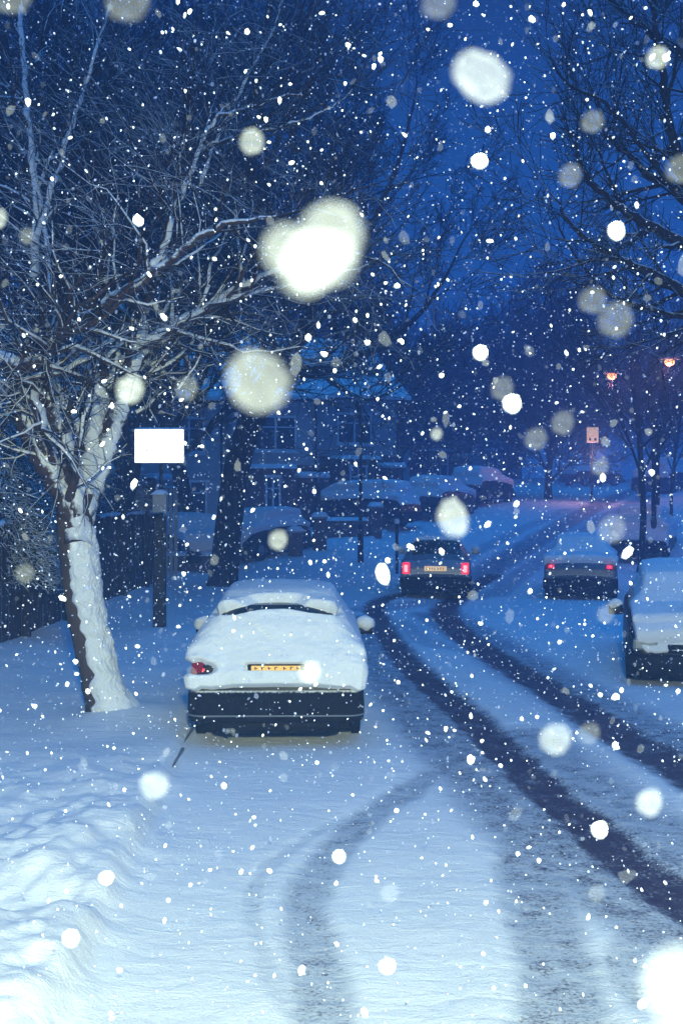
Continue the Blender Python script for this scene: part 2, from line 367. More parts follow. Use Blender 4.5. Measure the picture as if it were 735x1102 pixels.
for z_, nm in ((0, 'pavement'), (1, 'road'), (2, 'verge')):
    q = quads[zone == z_]; used, inv = np.unique(q, return_inverse=True)
    o = mesh_np(nm, Vall[used], inv.reshape(-1, 4), M['ground'])
    a = o.data.attributes.new('slush', 'FLOAT', 'POINT'); a.data.foreach_set('value', SL.ravel()[used].astype(np.float32))
    tag(o, kind='structure')
# kerb stone edge that still shows beside the car
kb = MB()
for y0 in np.arange(10.4, 30, .92):
    x0, x1 = float(kerb_x(y0)), float(kerb_x(y0 + .9)); z = float(hill(y0))
    kb.box(x0 - .09, x0 + .03, y0, y0 + .9, z - .12, z + .045, .012)
tag(kb.build('kerb', M['galv']), kind='structure')

# ------------------------------------------------------------------ trees
def rot_about(v, ax, a): return Matrix.Rotation(a, 3, ax) @ v
class Tree:
    def __init__(s, seed): s.r = random.Random(seed); s.seg = []; s.big = []
    def branch(s, p, d, length, r, depth, P):
        R = s.r; n = max(3, int(length / P['step'])); st = length / n
        pts = [p.copy()]; rad = [r]; d = d.normalized(); kids = []
        for i in range(n):
            t = (i + 1) / n
            d = (d + Vector((R.gauss(0, 1), R.gauss(0, 1), R.gauss(0, 1))) * P['wob'] + Vector((0, 0, P['up'] * (1 if depth > 0 else .5)))).normalized()
            p = p + d * st; pts.append(p.copy()); rad.append(max(P['rmin'], r * (1 - t * .72)))
            if t > P['bare'] or depth < P['depth'] - 0: kids.append((p.copy(), d.copy(), t, rad[-1]))
        s.add(pts, rad)
        if depth <= 0: return
        nk = P['kids'][P['depth'] - depth] if P['depth'] - depth < len(P['kids']) else 4
        for k in range(nk):
            q, dd, t, rr = kids[min(len(kids) - 1, int(len(kids) * (k + R.random()) / nk))]
            ax = dd.orthogonal().normalized(); ax = rot_about(ax, dd, R.random() * 2 * PI)
            nd = rot_about(dd, ax, math.radians(R.uniform(*P['ang'])))
            s.branch(q, nd, length * R.uniform(*P['lr']) * (1.1 - .35 * t), rr * R.uniform(.5, .75), depth - 1, P)
        if depth > 0:
            s.branch(pts[-1], d, length * .55, rad[-1], depth - 1, P)
    def add(s, pts, rad):
        if rad[0] > .022: s.big.append((np.array([tuple(q) for q in pts]), np.array(rad)))
        else:
            for a, b, ra, rb in zip(pts[:-1], pts[1:], rad[:-1], rad[1:]): s.seg.append((*a, *b, ra, rb))
    def build(s, parent, m, name='crown', twig=None, n=8, clear=None):
        if clear: s.seg = [q for q in s.seg if not clear(q)]; s.big = [q for q in s.big if not (q[1][0] < .08 and any(clear(t) for t in q[0]))]
        Vs, Fs, off = [], [], 0
        if s.big: V, Fc = ring_tube(s.big, n); Vs.append(V); Fs.append(Fc); off = len(V)
        if s.seg: V, Fc = seg_tubes(s.seg, 3); Vs.append(V); Fs.append(Fc + off)
        o = mesh_np(name, np.vstack(Vs), np.vstack(Fs), m, parent)
        if twig is not None and s.seg and s.big:
            o.data.materials.append(twig); nb = len(Fs[0]); mi = np.zeros(len(o.data.polygons), np.int32); mi[nb:] = 1; o.data.polygons.foreach_set('material_index', mi)
        return o

def local(px, py, Y, base): return at(px, py, Y) - base
def limb(T, pts_px, Y, base, r0, r1, depth, P, kids, dy=0, klen=1.2):
    """a limb traced through frame points at about distance Y, given its own depth drift, with side shoots"""
    pts = catmull([(x, y, Y + dy * i / max(1, len(pts_px) - 1)) for i, (x, y) in enumerate(pts_px)], 5)
    W = [at(x, y, d) - base for x, y, d in pts]
    W = [w + Vector((T.r.gauss(0, .012), T.r.gauss(0, .012), T.r.gauss(0, .012))) if 0 < i else w for i, w in enumerate(W)]
    rad = np.linspace(r0, r1, len(W)); T.add(W, list(rad))
    if rad[0] <= .022: pass
    if base is b1: kids = int(kids * 1.3)
    for k in range(kids):
        i = int((len(W) - 2) * (.18 + .82 * (k + T.r.random()) / kids)); i = min(i, len(W) - 2)
        d = (W[i + 1] - W[i]).normalized(); ax = rot_about(d.orthogonal().normalized(), d, T.r.random() * 2 * PI)
        nd = rot_about(d, ax, math.radians(T.r.uniform(28, 70)))
        T.branch(W[i], nd, klen * T.r.uniform(.6, 1.3), rad[i] * T.r.uniform(.35, .6), depth, P)
    d = (W[-1] - W[-2]).normalized(); T.branch(W[-1], d, klen, rad[-1], depth, P)

# --- the near tree on the left pavement
Y1 = 12.75; b1 = Vector((*gp(108, 778),)).to_3d(); b1 = Vector((at(112, 700, Y1).x, Y1, 0)); b1.z = gzs(b1.x, b1.y) - .05
near_tree = empty('street_tree', b1, 0, 'forked bare tree with snow plastered up its leaning trunk, left of the nearest car', 'tree', 'bare trees')
def P_(**k):
    d = dict(step=.16, wob=.20, up=.03, rmin=.0032, bare=.2, depth=2, kids=[6, 5, 4], ang=(22, 60), lr=(.45, .75)); d.update(k); return d
tp = catmull([(118, 790, Y1), (114, 764, Y1), (102, 705, Y1), (90, 650, Y1), (84, 600, Y1), (80, 560, Y1), (84, 530, Y1)], 6)
W = [at(x, y, d) - b1 for x, y, d in tp]
tr_r = np.interp(np.linspace(0, 1, len(W)), [0, .08, .3, .75, 1], [.30, .235, .195, .195, .17])
V, Fc = ring_tube([(np.array([tuple(w) for w in W]), tr_r)], 28)
V = V + (np.array([noise.noise(Vector(v) * 6) for v in V])[:, None] * .018)
mesh_np('trunk', V, Fc, M['bark_trunk'], near_tree)
# snow stuck to the windward side of the trunk: its own lumpy sheet
Wn = np.array([tuple(w) for w in W]); k = 260; tt = np.linspace(0, len(Wn) - 1.001, k)
Pp = np.stack([np.interp(tt, range(len(Wn)), Wn[:, i]) for i in range(3)], 1); Rr = np.interp(tt, range(len(Wn)), tr_r)
na = 90; verts = []
for i in range(k):
    f = i / (k - 1); top = smooth(.84, .77, f)
    for j in range(na):
        q = j / (na - 1)
        wob_l = .42 * noise.noise(Vector((f * 9, 1.3, 0))) + .34 * noise.noise(Vector((f * 30, 7.3, 0)))
        a0 = math.radians(-108) + wob_l; a1 = math.radians(62)          # 0 = +x (right), -90 = towards the camera
        ang = a0 + (a1 - a0) * q
        e = min(1, q / .22) * min(1, (1 - q) / .25); e = math.sqrt(max(0, e)) * top
        base_flare = .85 * max(0, 1 - f / .27) ** 1.6
        th = -.025 + e * (.060 + .030 * noise.noise(Vector((f * 22, q * 7, 3))) + .012 * noise.noise(Vector((f * 70, q * 22, 8))) + .007 * noise.noise(Vector((f * 150, q * 45, 2)))) + e * base_flare * max(0, math.cos(ang * .9 - .1))
        r = Rr[i] + th
        verts.append((Pp[i, 0] + r * math.cos(ang), Pp[i, 1] + r * math.sin(ang), Pp[i, 2]))
i = np.arange(k * na).reshape(k, na); Fc = np.stack([i[:-1, :-1], i[:-1, 1:], i[1:, 1:], i[1:, :-1]], -1).reshape(-1, 4)
mesh_np('stuck_snow', verts, Fc, M['snow'], near_tree)
T = Tree(11); PN = P_()
limb(T, [(80, 590), (80, 560), (66, 525), (48, 496), (30, 462), (20, 425), (18, 398), (8, 388), (-20, 380)], Y1, b1, .16, .075, 2, PN, 7, -.6)
limb(T, [(80, 550), (82, 520), (70, 480), (56, 440), (46, 425), (38, 424)], Y1 - .1, b1, .12, .055, 2, PN, 6, -.5)
limb(T, [(60, 505), (62, 470), (56, 430), (52, 395), (58, 340), (50, 270), (40, 200)], Y1 + .2, b1, .09, .03, 2, PN, 12, .7)
limb(T, [(84, 590), (84, 560), (92, 520), (98, 480), (106, 440), (116, 410), (140, 388), (176, 366), (215, 340), (262, 308), (310, 285), (352, 262)], Y1 - .1, b1, .17, .03, 2, PN, 22, 1.2)
limb(T, [(86, 585), (92, 550), (106, 505), (120, 465), (134, 425), (142, 400), (150, 372)], Y1 + .1, b1, .145, .10, 1, PN, 3, .3, .9)
limb(T, [(2, 388), (28, 394), (52, 376), (70, 358), (110, 330), (160, 300), (205, 262), (250, 240), (300, 232)], Y1 - .6, b1, .10, .02, 2, PN, 18, -.5)
limb(T, [(150, 305), (172, 280), (182, 240), (204, 190), (218, 150), (238, 125), (280, 112), (330, 98)], Y1 - .4, b1, .055, .014, 2, PN, 16, .3)
limb(T, [(215, 160), (250, 150), (290, 140), (320, 130), (352, 118), (380, 96)], Y1 - .2, b1, .03, .010, 1, PN, 12, .4)
limb(T, [(150, 372), (185, 352), (230, 330), (290, 312), (340, 300), (395, 285)], Y1 + .3, b1, .075, .016, 2, PN, 18, .8)
limb(T, [(35, 300), (38, 220), (30, 140), (24, 60), (20, -30)], Y1 + .8, b1, .07, .035, 2, PN, 14, .3)
limb(T, [(38, 260), (60, 190), (78, 130), (100, 70), (120, 0)], Y1 + .8, b1, .05, .02, 2, PN, 14, .3)
limb(T, [(215, 200), (232, 150), (262, 90), (290, 40), (310, -20)], Y1 + .4, b1, .032, .014, 2, PN, 14, .3)
T.build(near_tree, M['bark_near'], 'crown', M['twig_near'], n=12, clear=lambda q: (lambda X, Y, Z: (CX + X * F / Y > 222 and HY + (CAMZ - Z) * F / Y > 392) or 132 < CX + X * F / Y < 212 and 446 < HY + (CAMZ - Z) * F / Y < 512)(q[0] + b1.x, q[1] + b1.y, q[2] + b1.z))
print('near tree', len(T.seg), len(T.big))

# --- trunk and crown prototypes for the others
def tree_proto(name, h, r, seed, m, lean=(0, 0), kids=(12, 9, 6, 4), bare=.28, up=.05, spread=(25, 62), step=.5, rmin=.008, depth=3, lr=(.42, .68), trunk_r2=.45):
    root = empty(name); T = Tree(seed); n = 14; P = Vector((0, 0, -.2)); pts = [P.copy()]; rad = [r * 1.5]
    d = Vector((lean[0], lean[1], 1)).normalized()
    for i in range(n):
        d = (d + Vector((T.r.gauss(0, .05), T.r.gauss(0, .05), .03))).normalized(); P = P + d * h * .62 / n
        pts.append(P.copy()); rad.append(r * (1.12 if i == 0 else 1 - (1 - trunk_r2) * (i + 1) / n))
    V, Fc = ring_tube([(np.array([tuple(q) for q in catmull([tuple(p) for p in pts], 2)]), np.interp(np.linspace(0, 1, 2 * n + 1), np.linspace(0, 1, n + 1), rad))], 14)
    mesh_np('trunk', V, Fc, m, root)
    PP = P_(step=step, wob=.13, up=up, rmin=rmin, depth=depth, kids=list(kids[1:]), ang=spread, lr=lr, bare=.15)
    i0 = int(n * bare) + 1
    for k in range(kids[0]):
        i = min(n, i0 + int((n - i0) * (k + T.r.random()) / kids[0])); a = k * 2.4 + T.r.uniform(-.5, .5); el = math.radians(T.r.uniform(25, 60))
        dd = Vector((math.cos(a) * math.cos(el), math.sin(a) * math.cos(el), math.sin(el)))
        T.branch(pts[i], dd, h * T.r.uniform(.26, .40) * (1.15 - .3 * i / n), rad[i] * .5, depth, PP)
    T.branch(pts[-1], d, h * .3, rad[-1], depth, PP)
    T.build(root, m, 'crown'); print(name, len(T.seg), len(T.big)); return root
def kids(o): return [c for c in bpy.data.objects if c.parent == o]
def place(proto, first, x, y, rz, s, label, group, z=None, tilt=0):
    if first: r = proto
    else:
        r = proto.copy(); C.objects.link(r)
        for c in kids(proto):
            d = c.copy(); C.objects.link(d); d.parent = r
            for g in kids(c): e = g.copy(); C.objects.link(e); e.parent = d
    r.location = (x, y, gzs(x, y) if z is None else z); r.rotation_euler = (0, tilt, rz); r.scale = (s, s, s)
    return tag(r, label, 'tree', group)

# the thick leaning tree behind the nearest car
Y2 = 30; b2 = Vector((at(243, 625, Y2).x, Y2, gzs(at(243, 625, Y2).x, Y2)))
t2 = empty('street_tree', b2, 0, 'thick dark tree leaning right, rising between the parked cars behind the reflective sign', 'tree', 'bare trees')
W = [at(x, y, d) - b2 for x, y, d in catmull([(239, 640, Y2), (243, 600, Y2), (247, 560, Y2), (254, 510, Y2), (266, 465, Y2), (281, 430, Y2)], 6)]
V, Fc = ring_tube([(np.array([tuple(w) for w in W]), np.interp(np.linspace(0, 1, len(W)), [0, .1, .5, 1], [.47, .38, .34, .33]))], 18); mesh_np('trunk', V, Fc, M['bark_mid'], t2)
T = Tree(23); PM = P_(step=.5, wob=.11, rmin=.009, kids=[7, 5, 4], up=.05, lr=(.45, .72))
limb(T, [(276, 442), (289, 410), (310, 385), (330, 345), (335, 300), (345, 240)], Y2, b2, .30, .13, 3, PM, 7, 1.5, 2.6)
limb(T, [(274, 446), (264, 405), (245, 360), (225, 300), (212, 230), (205, 150), (210, 60)], Y2, b2, .13, .06, 3, PM, 12, -1, 2.8)
limb(T, [(285, 412), (330, 400), (370, 392), (410, 372), (450, 340), (478, 300)], Y2, b2, .18, .04, 3, PM, 9, 1, 2.0)
limb(T, [(310, 385), (345, 402), (372, 420), (400, 430), (440, 410)], Y2, b2, .10, .03, 2, PM, 7, 1, 1.8)
limb(T, [(335, 330), (375, 285), (405, 230), (430, 170), (445, 110)], Y2 + 1, b2, .11, .03, 3, PM, 8, 1, 2.2)
limb(T, [(250, 375), (215, 345), (170, 320), (130, 270), (100, 200), (90, 110)], Y2 - .5, b2, .13, .04, 3, PM, 11, -1, 2.6)
limb(T, [(335, 270), (330, 190), (345, 100), (350, 20)], Y2 + .6, b2, .09, .04, 3, PM, 11, 1, 2.4)
limb(T, [(212, 230), (250, 160), (280, 90), (290, 0)], Y2, b2, .09, .04, 3, PM, 11, 1, 2.4)
T.build(t2, M['bark_mid'], 'crown'); print('t2', len(T.seg))

# bare trees behind the fence that make the dark thicket
pa = tree_proto('bare_tree', 13, .24, 5, M['bark_far'], kids=(15, 9, 6, 4), rmin=.009, step=.42, up=.08)
for n_, (px, Y, rz, s, lab) in enumerate([
 (34, 23.5, .3, 1.1, 'tall bare tree beyond the fence at the far left edge'),
 (115, 27, 2.1, 1.15, 'bare tree beyond the fence, standing behind the forked tree'),
 (205, 36, 4.0, 1.25, 'tall bare tree rising above the houses behind the reflective sign'),
 (-60, 25, 5.0, 1.2, 'tall bare tree beyond the fence, its trunk outside the left edge'),
 (330, 62, 1.2, 1.1, 'bare tree in front of the brick house, mostly hidden by branches'),
]):
    place(pa, n_ == 0, (px - CX) * Y / F, Y, rz, s, lab, 'bare trees beyond the fence')
# softer far trees
pb = tree_proto('bare_tree', 13, .22, 9, M['bark_far'], kids=(16, 9, 7, 4), rmin=.028, step=.7, bare=.12, up=.07)
FT = [(590, 60, .0, .86, 'large rounded bare tree rising above the far end of the road'),
 (548, 84, 1.3, .95, 'dark bare tree left of the large rounded tree at the road end'),
 (632, 90, 2.2, .85, 'bare tree just right of the large rounded tree, by the lit panel'),
 (478, 70, 3.0, .75, 'dark bare tree above the two snow-covered cars on the hill'),
 (430, 64, 4.1, .72, 'dark bare tree between the houses and the snow-covered cars on the hill'),
 (515, 96, 5.1, .95, 'faint bare tree on the skyline left of the road end'),
 (690, 95, .8, .78, 'faint bare tree beneath the left orange street lamp'),
 (750, 88, 2.7, .9, 'faint bare tree at the right edge beyond the orange street lamps'),
 (385, 82, 1.9, .9, 'faint bare tree on the skyline above the thin lamp post'),
]
for n_, (px, Y, rz, s, lab) in enumerate(FT): place(pb, n_ == 0, (px - CX) * Y / F, Y, rz, s, lab, 'bare trees around the far end of the road')
# slender young trees on the right verge
pc = tree_proto('young_tree', 9.5, .10, 14, M['bark_far'], kids=(10, 6, 4, 3), rmin=.008, step=.4, bare=.45, up=.13, spread=(15, 40), trunk_r2=.7, lr=(.5, .75))
RT = [(689, 612, .2, 1.0, .10, 'tallest slender bare tree on the right verge behind the dark parked car'),
 (706, 598, 2.0, .8, .02, 'slender bare tree just right of the tallest one on the right verge'),
 (722, 566, 3.3, .7, -.02, 'thinnest bare tree on the right verge, close to the right edge')]
for n_, (px, py, rz, s, tl, lab) in enumerate(RT):
    Y = min(gy(py + 4), 60) ; place(pc, n_ == 0, (px - CX) * Y / F, Y, rz, s, lab, 'slender trees on the right verge', tilt=tl * .4)
# big tree on the right whose trunk stands outside the frame; its branches reach in
Y3 = 13.5; b3 = Vector((at(850, 700, Y3).x, Y3, .2))
t3 = empty('street_tree', b3, 0, 'dark bare tree reaching in from the right edge', 'tree', 'bare trees')
W = [at(x, y, d) - b3 for x, y, d in catmull([(850, 760, Y3), (848, 600, Y3), (842, 450, Y3), (835, 330, Y3), (825, 200, Y3)], 6)]
V, Fc = ring_tube([(np.array([tuple(w) for w in W]), np.linspace(.26, .17, len(W)))], 18); mesh_np('trunk', V, Fc, M['bark_mid'], t3)
T = Tree(41); PR = P_(step=.22, wob=.10, up=.05, rmin=.0042, kids=[6, 5, 3], ang=(20, 48), lr=(.5, .8))
for pts, r0, r1, kd, dep in [
 ([(835, 330), (790, 300), (735, 262), (690, 238), (655, 215), (630, 190), (618, 160)], .10, .010, 11, 2),
 ([(840, 400), (790, 345), (735, 312), (690, 290), (650, 270), (618, 245), (598, 215)], .09, .009, 12, 2),
 ([(835, 330), (790, 260), (735, 205), (700, 190), (680, 170), (650, 140), (640, 100)], .09, .010, 11, 2),
 ([(780, 290), (745, 210), (722, 140), (713, 85), (705, 30), (700, -40)], .07, .022, 12, 2),
 ([(830, 220), (780, 110), (735, 60), (700, 36), (660, 5), (630, -30)], .08, .015, 11, 2),
 ([(842, 420), (790, 360), (735, 342), (690, 330), (640, 312), (615, 300)], .05, .007, 8, 1),
 ([(760, 250), (720, 200), (660, 120), (610, 90), (590, 60)], .04, .007, 9, 1),
 ([(735, 312), (700, 330), (660, 320), (615, 270), (590, 215)], .03, .006, 8, 1),
]: limb(T, pts, Y3, b3, r0, r1, dep, PR, kd, random.uniform(-1, 1), .85)
T.build(t3, M['bark_mid'], 'crown', n=10); print('t3', len(T.seg))

# ------------------------------------------------------------------ fence along the back of the left pavement
def fence_line(pts, h, label):
    root = empty('fence', (pts[0][0], pts[0][1], gzs(*pts[0])), 0, label, 'fence')
    o = root.location; V, Fc, n = [], [], 0; rail = MB()
    d = [0]
    for a, b in zip(pts[:-1], pts[1:]): d.append(d[-1] + math.hypot(b[0] - a[0], b[1] - a[1]))
    R = random.Random(4); s = 0; bd = MB(); prev = None; xs = [p[0] for p in pts]; ys = [p[1] for p in pts]; tops = []
    while s < d[-1]:
        x, y = np.interp(s, d, xs), np.interp(s, d, ys); x2, y2 = np.interp(s + .14, d, xs), np.interp(s + .14, d, ys)
        ang = math.atan2(y2 - y, x2 - x); z = gzs(x, y); hh = h + R.uniform(-.03, .03)
        mt = Matrix.Translation((x - o.x, y - o.y, z - o.z - .1)) @ Matrix.Rotation(ang, 4, 'Z')
        off = R.uniform(-.006, .006) + (.018 if int(s / .15) % 2 else 0)
        bd.box(0, .138, off, off + .02, 0, hh + .1, mtx=mt); tops.append((x - o.x, y - o.y, z - o.z + hh)); s += .15
    bd.build('boards', M['fence'], root)
    for k in range(0, len(tops), 16):
        x, y, z = tops[k]; pb_ = MB(); pb_.box(x + .02, x + .12, y - .06, y + .04, z - h - .1, z + .06, .01); pb_.build('post', M['fence'], root)
    # snow lying on the board tops
    P = np.array(tops); P[:, 2] += .012; rr = np.array([.032 + .022 * noise.noise(Vector((i * .2, 0, 0))) for i in range(len(P))])
    V, Fc = ring_tube([(P, rr)], 8); mesh_np('snow_ridge', V, Fc, M['snow'], root)
    return root
fence_line([(-5.6, 8.5), (-5.15, 15), (-4.95, 18), (-4.85, 24), (-4.6, 29.5)], 1.75, 'dark close-boarded wooden fence with a thin ridge of snow, along the left pavement')

# second paler fence behind and a brick pillar
sl = MB(); W0 = 30.5
rt = empty('fence', (-6.6, W0, gzs(-6.6, W0)), 0, 'low slatted garden fence seen above the dark fence, left of the sign post', 'fence')
for k in range(18): sl.box(k * .13, k * .13 + .09, 0, .03, 0, 2.35)
sl.build('slats', M['boards'], rt); snow_cap(0, 2.3, -.03, .06, 2.35, .06, parent=rt)
pi = empty('brick_pillar', (at(160, 560, 29.8).x, 29.8, gzs(-5, 29.8)), 0, 'snow-capped dark brick gate pillar left of the sign post', 'pillar')
MB().box(-.16, .16, -.16, .16, 0, 2.6, .01).build('shaft', M['brick_dark'], pi); snow_cap(-.18, .18, -.18, .18, 2.6, .1, parent=pi)

# evergreen shrub, snow laden, at the far left behind the fence
def shrub(name, loc, rx, ry, h, n, label, seed, cat='shrub'):
    R = np.random.RandomState(seed); root = empty(name, loc, 0, label, cat)
    th = R.rand(n) * 2 * PI; ph = np.arccos(1 - R.rand(n) * 1.2) ; rr = .55 + .45 * R.rand(n) ** .5
    lump = np.array([1 + .35 * noise.noise(Vector((math.cos(a) * 2, math.sin(a) * 2, p * 2.5 + seed))) for a, p in zip(th, ph)])
    c = np.stack([rx * rr * lump * np.sin(ph) * np.cos(th), ry * rr * lump * np.sin(ph) * np.sin(th), h * (.35 + .62 * np.cos(ph) * rr * lump)], -1)
    out = np.stack([np.cos(th), np.sin(th), np.full(n, .15)], -1) + R.normal(0, .35, (n, 3)); out /= np.linalg.norm(out, axis=1)[:, None]
    S = []
    for k in range(n):
        L_ = R.uniform(.10, .26); p = c[k]; d = out[k].copy(); r = R.uniform(.008, .022)
        for j in range(3):
            q = p + d * L_ / 3; S.append((*p, *q, r * (1 - j * .28), r * (1 - (j + 1) * .28))); p = q; d[2] -= .35; d /= np.linalg.norm(d)
    V, Fc = seg_tubes(S, 4); mesh_np('foliage', V, Fc, M['leaf'], root)
    st = MB()
    for k in range(4): st.cyl((0, 0, 0), (rx * .4 * math.cos(k * 1.6), ry * .4 * math.sin(k * 1.6), h * .7), .05, .02, 6)
    st.build('stem', M['bark_mid'], root); return root
shrub('evergreen_shrub', (-5.55, 18.3, .1), 1.25, 1.0, 4.3, 15000, 'large snow-laden evergreen shrub above the fence at the left edge', 3)
shrub('evergreen_shrub', (-6.2, 22.5, .1), 1.1, 1.0, 3.3, 6000, 'snowy evergreen shrub behind the trunk of the forked tree', 5)
shrub('evergreen_shrub', (-5.75, 29.5, .1), 1.0, .8, 3.3, 5000, 'small snowy shrub over the fence between the forked tree and the sign', 8)

# ------------------------------------------------------------------ reflective sign on its post, its glow painted as emission
sx = at(172, 600, 20.9).x; sg = empty('street_sign', (sx, 20.9, gzs(sx, 20.9)), 0, 'bright reflective blank white rectangular sign on a dark post by the fence', 'sign')
k_ = 20.9 / F; zz = lambda py: CAMZ - (py - HY) * k_ - sg.location.z
MB().cyl((.02, .07, -.1), (.02, .07, zz(455)), .035, n=10).build('post', M['metal'], sg, True)
MB().box(-.11, .11, -.09, .11, -.1, zz(556), .02).build('post_casing', M['metal'], sg)
bx = MB().box(-.12, .14, -.11, .13, zz(552), zz(531), .02).build('control_box', M['galv'], sg)
snow_cap(-.12, .14, -.11, .13, zz(531), .10, parent=sg)
pn = MB(); pn.box(-.46, .46, -.035, .035, zz(499), zz(461), .03); p_ = pn.build('sign_panel', M['galv'], sg)
fp = MB(); fp.box(-.435, .435, -.05, -.0355, zz(499) + .02, zz(461) - .02, .012); fp.build('bright_face', M['sign'], p_)
snow_cap(-.46, .46, -.035, .035, zz(461), .03, parent=sg)

# ------------------------------------------------------------------ cars
SEC_S = [0, .14, .30, .42, .55, .68, .86, 1.0]
def make_car(name, loc, rz, ST, W_, body, label, snow_fn, opts):
    root = empty(name, loc, rz, label, 'car', opts.get('group'))
    ST = np.array(ST, float); nv = len(ST); H = W_ / 2
    def params(v):
        v = np.clip(v, 0, nv - 1); return [np.interp(v, np.arange(nv), ST[:, i]) for i in range(6)]
    def S(v, s):
        y, zb, zt, zr, wb, wr = params(v); a = np.abs(s); sg_ = np.sign(s)
        wbm, wrm = wb * H, wr * H
        xs = [0 * y, wrm * .55, wrm * .88, wrm * 1.0, wbm * .975, wbm * 1.0, wbm * 1.0, wbm * .9]
        zs = [zr, zr - .006, zr - .03, zr - .085 * np.clip((zr - zt) / .3, .2, 1), zt, zt - .16 * np.clip((zt - zb) / .5, 0, 1), zb + .08 * np.clip((zt - zb) / .5, 0, 1), zb]
        X = np.zeros_like(a * y); Z = np.zeros_like(X)
        for i in range(7):
            s0, s1 = SEC_S[i], SEC_S[i + 1]; m = (a >= s0) & ((a < s1) | (i == 6)); t = (a - s0) / (s1 - s0)
            X = np.where(m, xs[i] + (xs[i + 1] - xs[i]) * t, X); Z = np.where(m, zs[i] + (zs[i + 1] - zs[i]) * t, Z)
        # side faces swell slightly, ends round off
        return np.stack([X * sg_, y - 0 * X, Z], -1)
    def patch(v0, v1, s0, s1, off, nv_=40, ns_=40):
        v, s = np.meshgrid(np.linspace(v0, v1, nv_), np.linspace(s0, s1, ns_), indexing='ij'); e = 1e-2
        P = S(v, s); dv = S(v + e, s) - S(v - e, s); ds = S(v, s + e) - S(v, s - e)
        # smooth the surface normal a little by wider differences
        dv = S(np.clip(v + .25, 0, nv - 1), s) - S(np.clip(v - .25, 0, nv - 1), s); ds = S(v, np.clip(s + .06, -1, 1)) - S(v, np.clip(s - .06, -1, 1))
        n = np.cross(ds, dv); n /= np.linalg.norm(n, axis=-1)[..., None] + 1e-9
        o_ = off(v, s, P, n) if callable(off) else off
        P = P + n * (o_[..., None] if hasattr(o_, 'shape') else o_)
        i = np.arange(nv_ * ns_).reshape(nv_, ns_); Fc = np.stack([i[:-1, :-1], i[1:, :-1], i[1:, 1:], i[:-1, 1:]], -1).reshape(-1, 4)
        return P.reshape(-1, 3), Fc
    V, Fc = patch(0, nv - 1, -1, 1, 0.0, (nv - 1) * 6 + 1, 81); o = mesh_np('body', V, Fc, body, root)
    # underside
    MB().box(-H * .86, H * .86, .25, ST[-1, 0] - .3, .16, .42).build('underbody', M['plastic'], root)
    # glass
    for (nm, v0, v1, s0, s1) in opts['glass']:
        V, Fc = patch(v0, v1, s0, s1, .006, 16, 16); mesh_np(nm, V, Fc, M['glass'], root)
    for (nm, v0, v1, s0, s1, m, of) in opts.get('trim', []):
        V, Fc = patch(v0, v1, s0, s1, of, 14, 24); mesh_np(nm, V, Fc, m, root)
    # wheels
    for yy in opts['axles']:
        for sd in (-1, 1):
            w = MB(); w.cyl((sd * (H - .21), yy, .31), (sd * (H - .005), yy, .31), .315, n=28); wo = w.build('wheel', M['rubber'], root, False)
            r = MB(); r.cyl((sd * (H - .02), yy, .31), (sd * (H + .004), yy, .31), .20, .17, n=16); r.build('rim', M['rim'], wo)
            a = MB(); a.cyl((sd * (H - .1), yy, .33), (sd * (H - .012 + .004), yy, .33), .37, n=28); a.build('wheel_arch', M['plastic'], root)
    # mirrors
    if opts.get('mirror'):
        my, mz = opts['mirror']
        for sd in (-1, 1):
            b = MB(); b.box(sd * (H + .02) - .02, sd * (H + .02) + .02, my - .03, my + .03, mz - .05, mz + .02); b.box(sd * (H + .13) - .10, sd * (H + .13) + .10, my - .05, my + .06, mz - .07, mz + .08, .03)
            mo = b.build('mirror', body, root); mb = MB(); mb.ball((sd * (H + .14), my - .01, mz + .06), .115, .085, .095, 3, .25); mb.build('snow_cap', M['snow'], mo, True)
    V, Fc = patch(opts['snow_v'][0], opts['snow_v'][1], -opts['snow_s'], opts['snow_s'], snow_fn, opts.get('sn', 150), 110)
    mesh_np('snow_cover', V, Fc, M['snow'], root)
    root['_len'] = 0; del root['_len']
    return root, S
def fb(a, b, sc_, o=3): return fbm(a * sc_ + 31, b * sc_ + 11, o)
def edge(v, s, v0, v1, sm, dv=.25, ds=.05): return smooth(v0, v0 + dv, v) * smooth(v1, v1 - dv, v) * smooth(sm, sm - ds, np.abs(s))

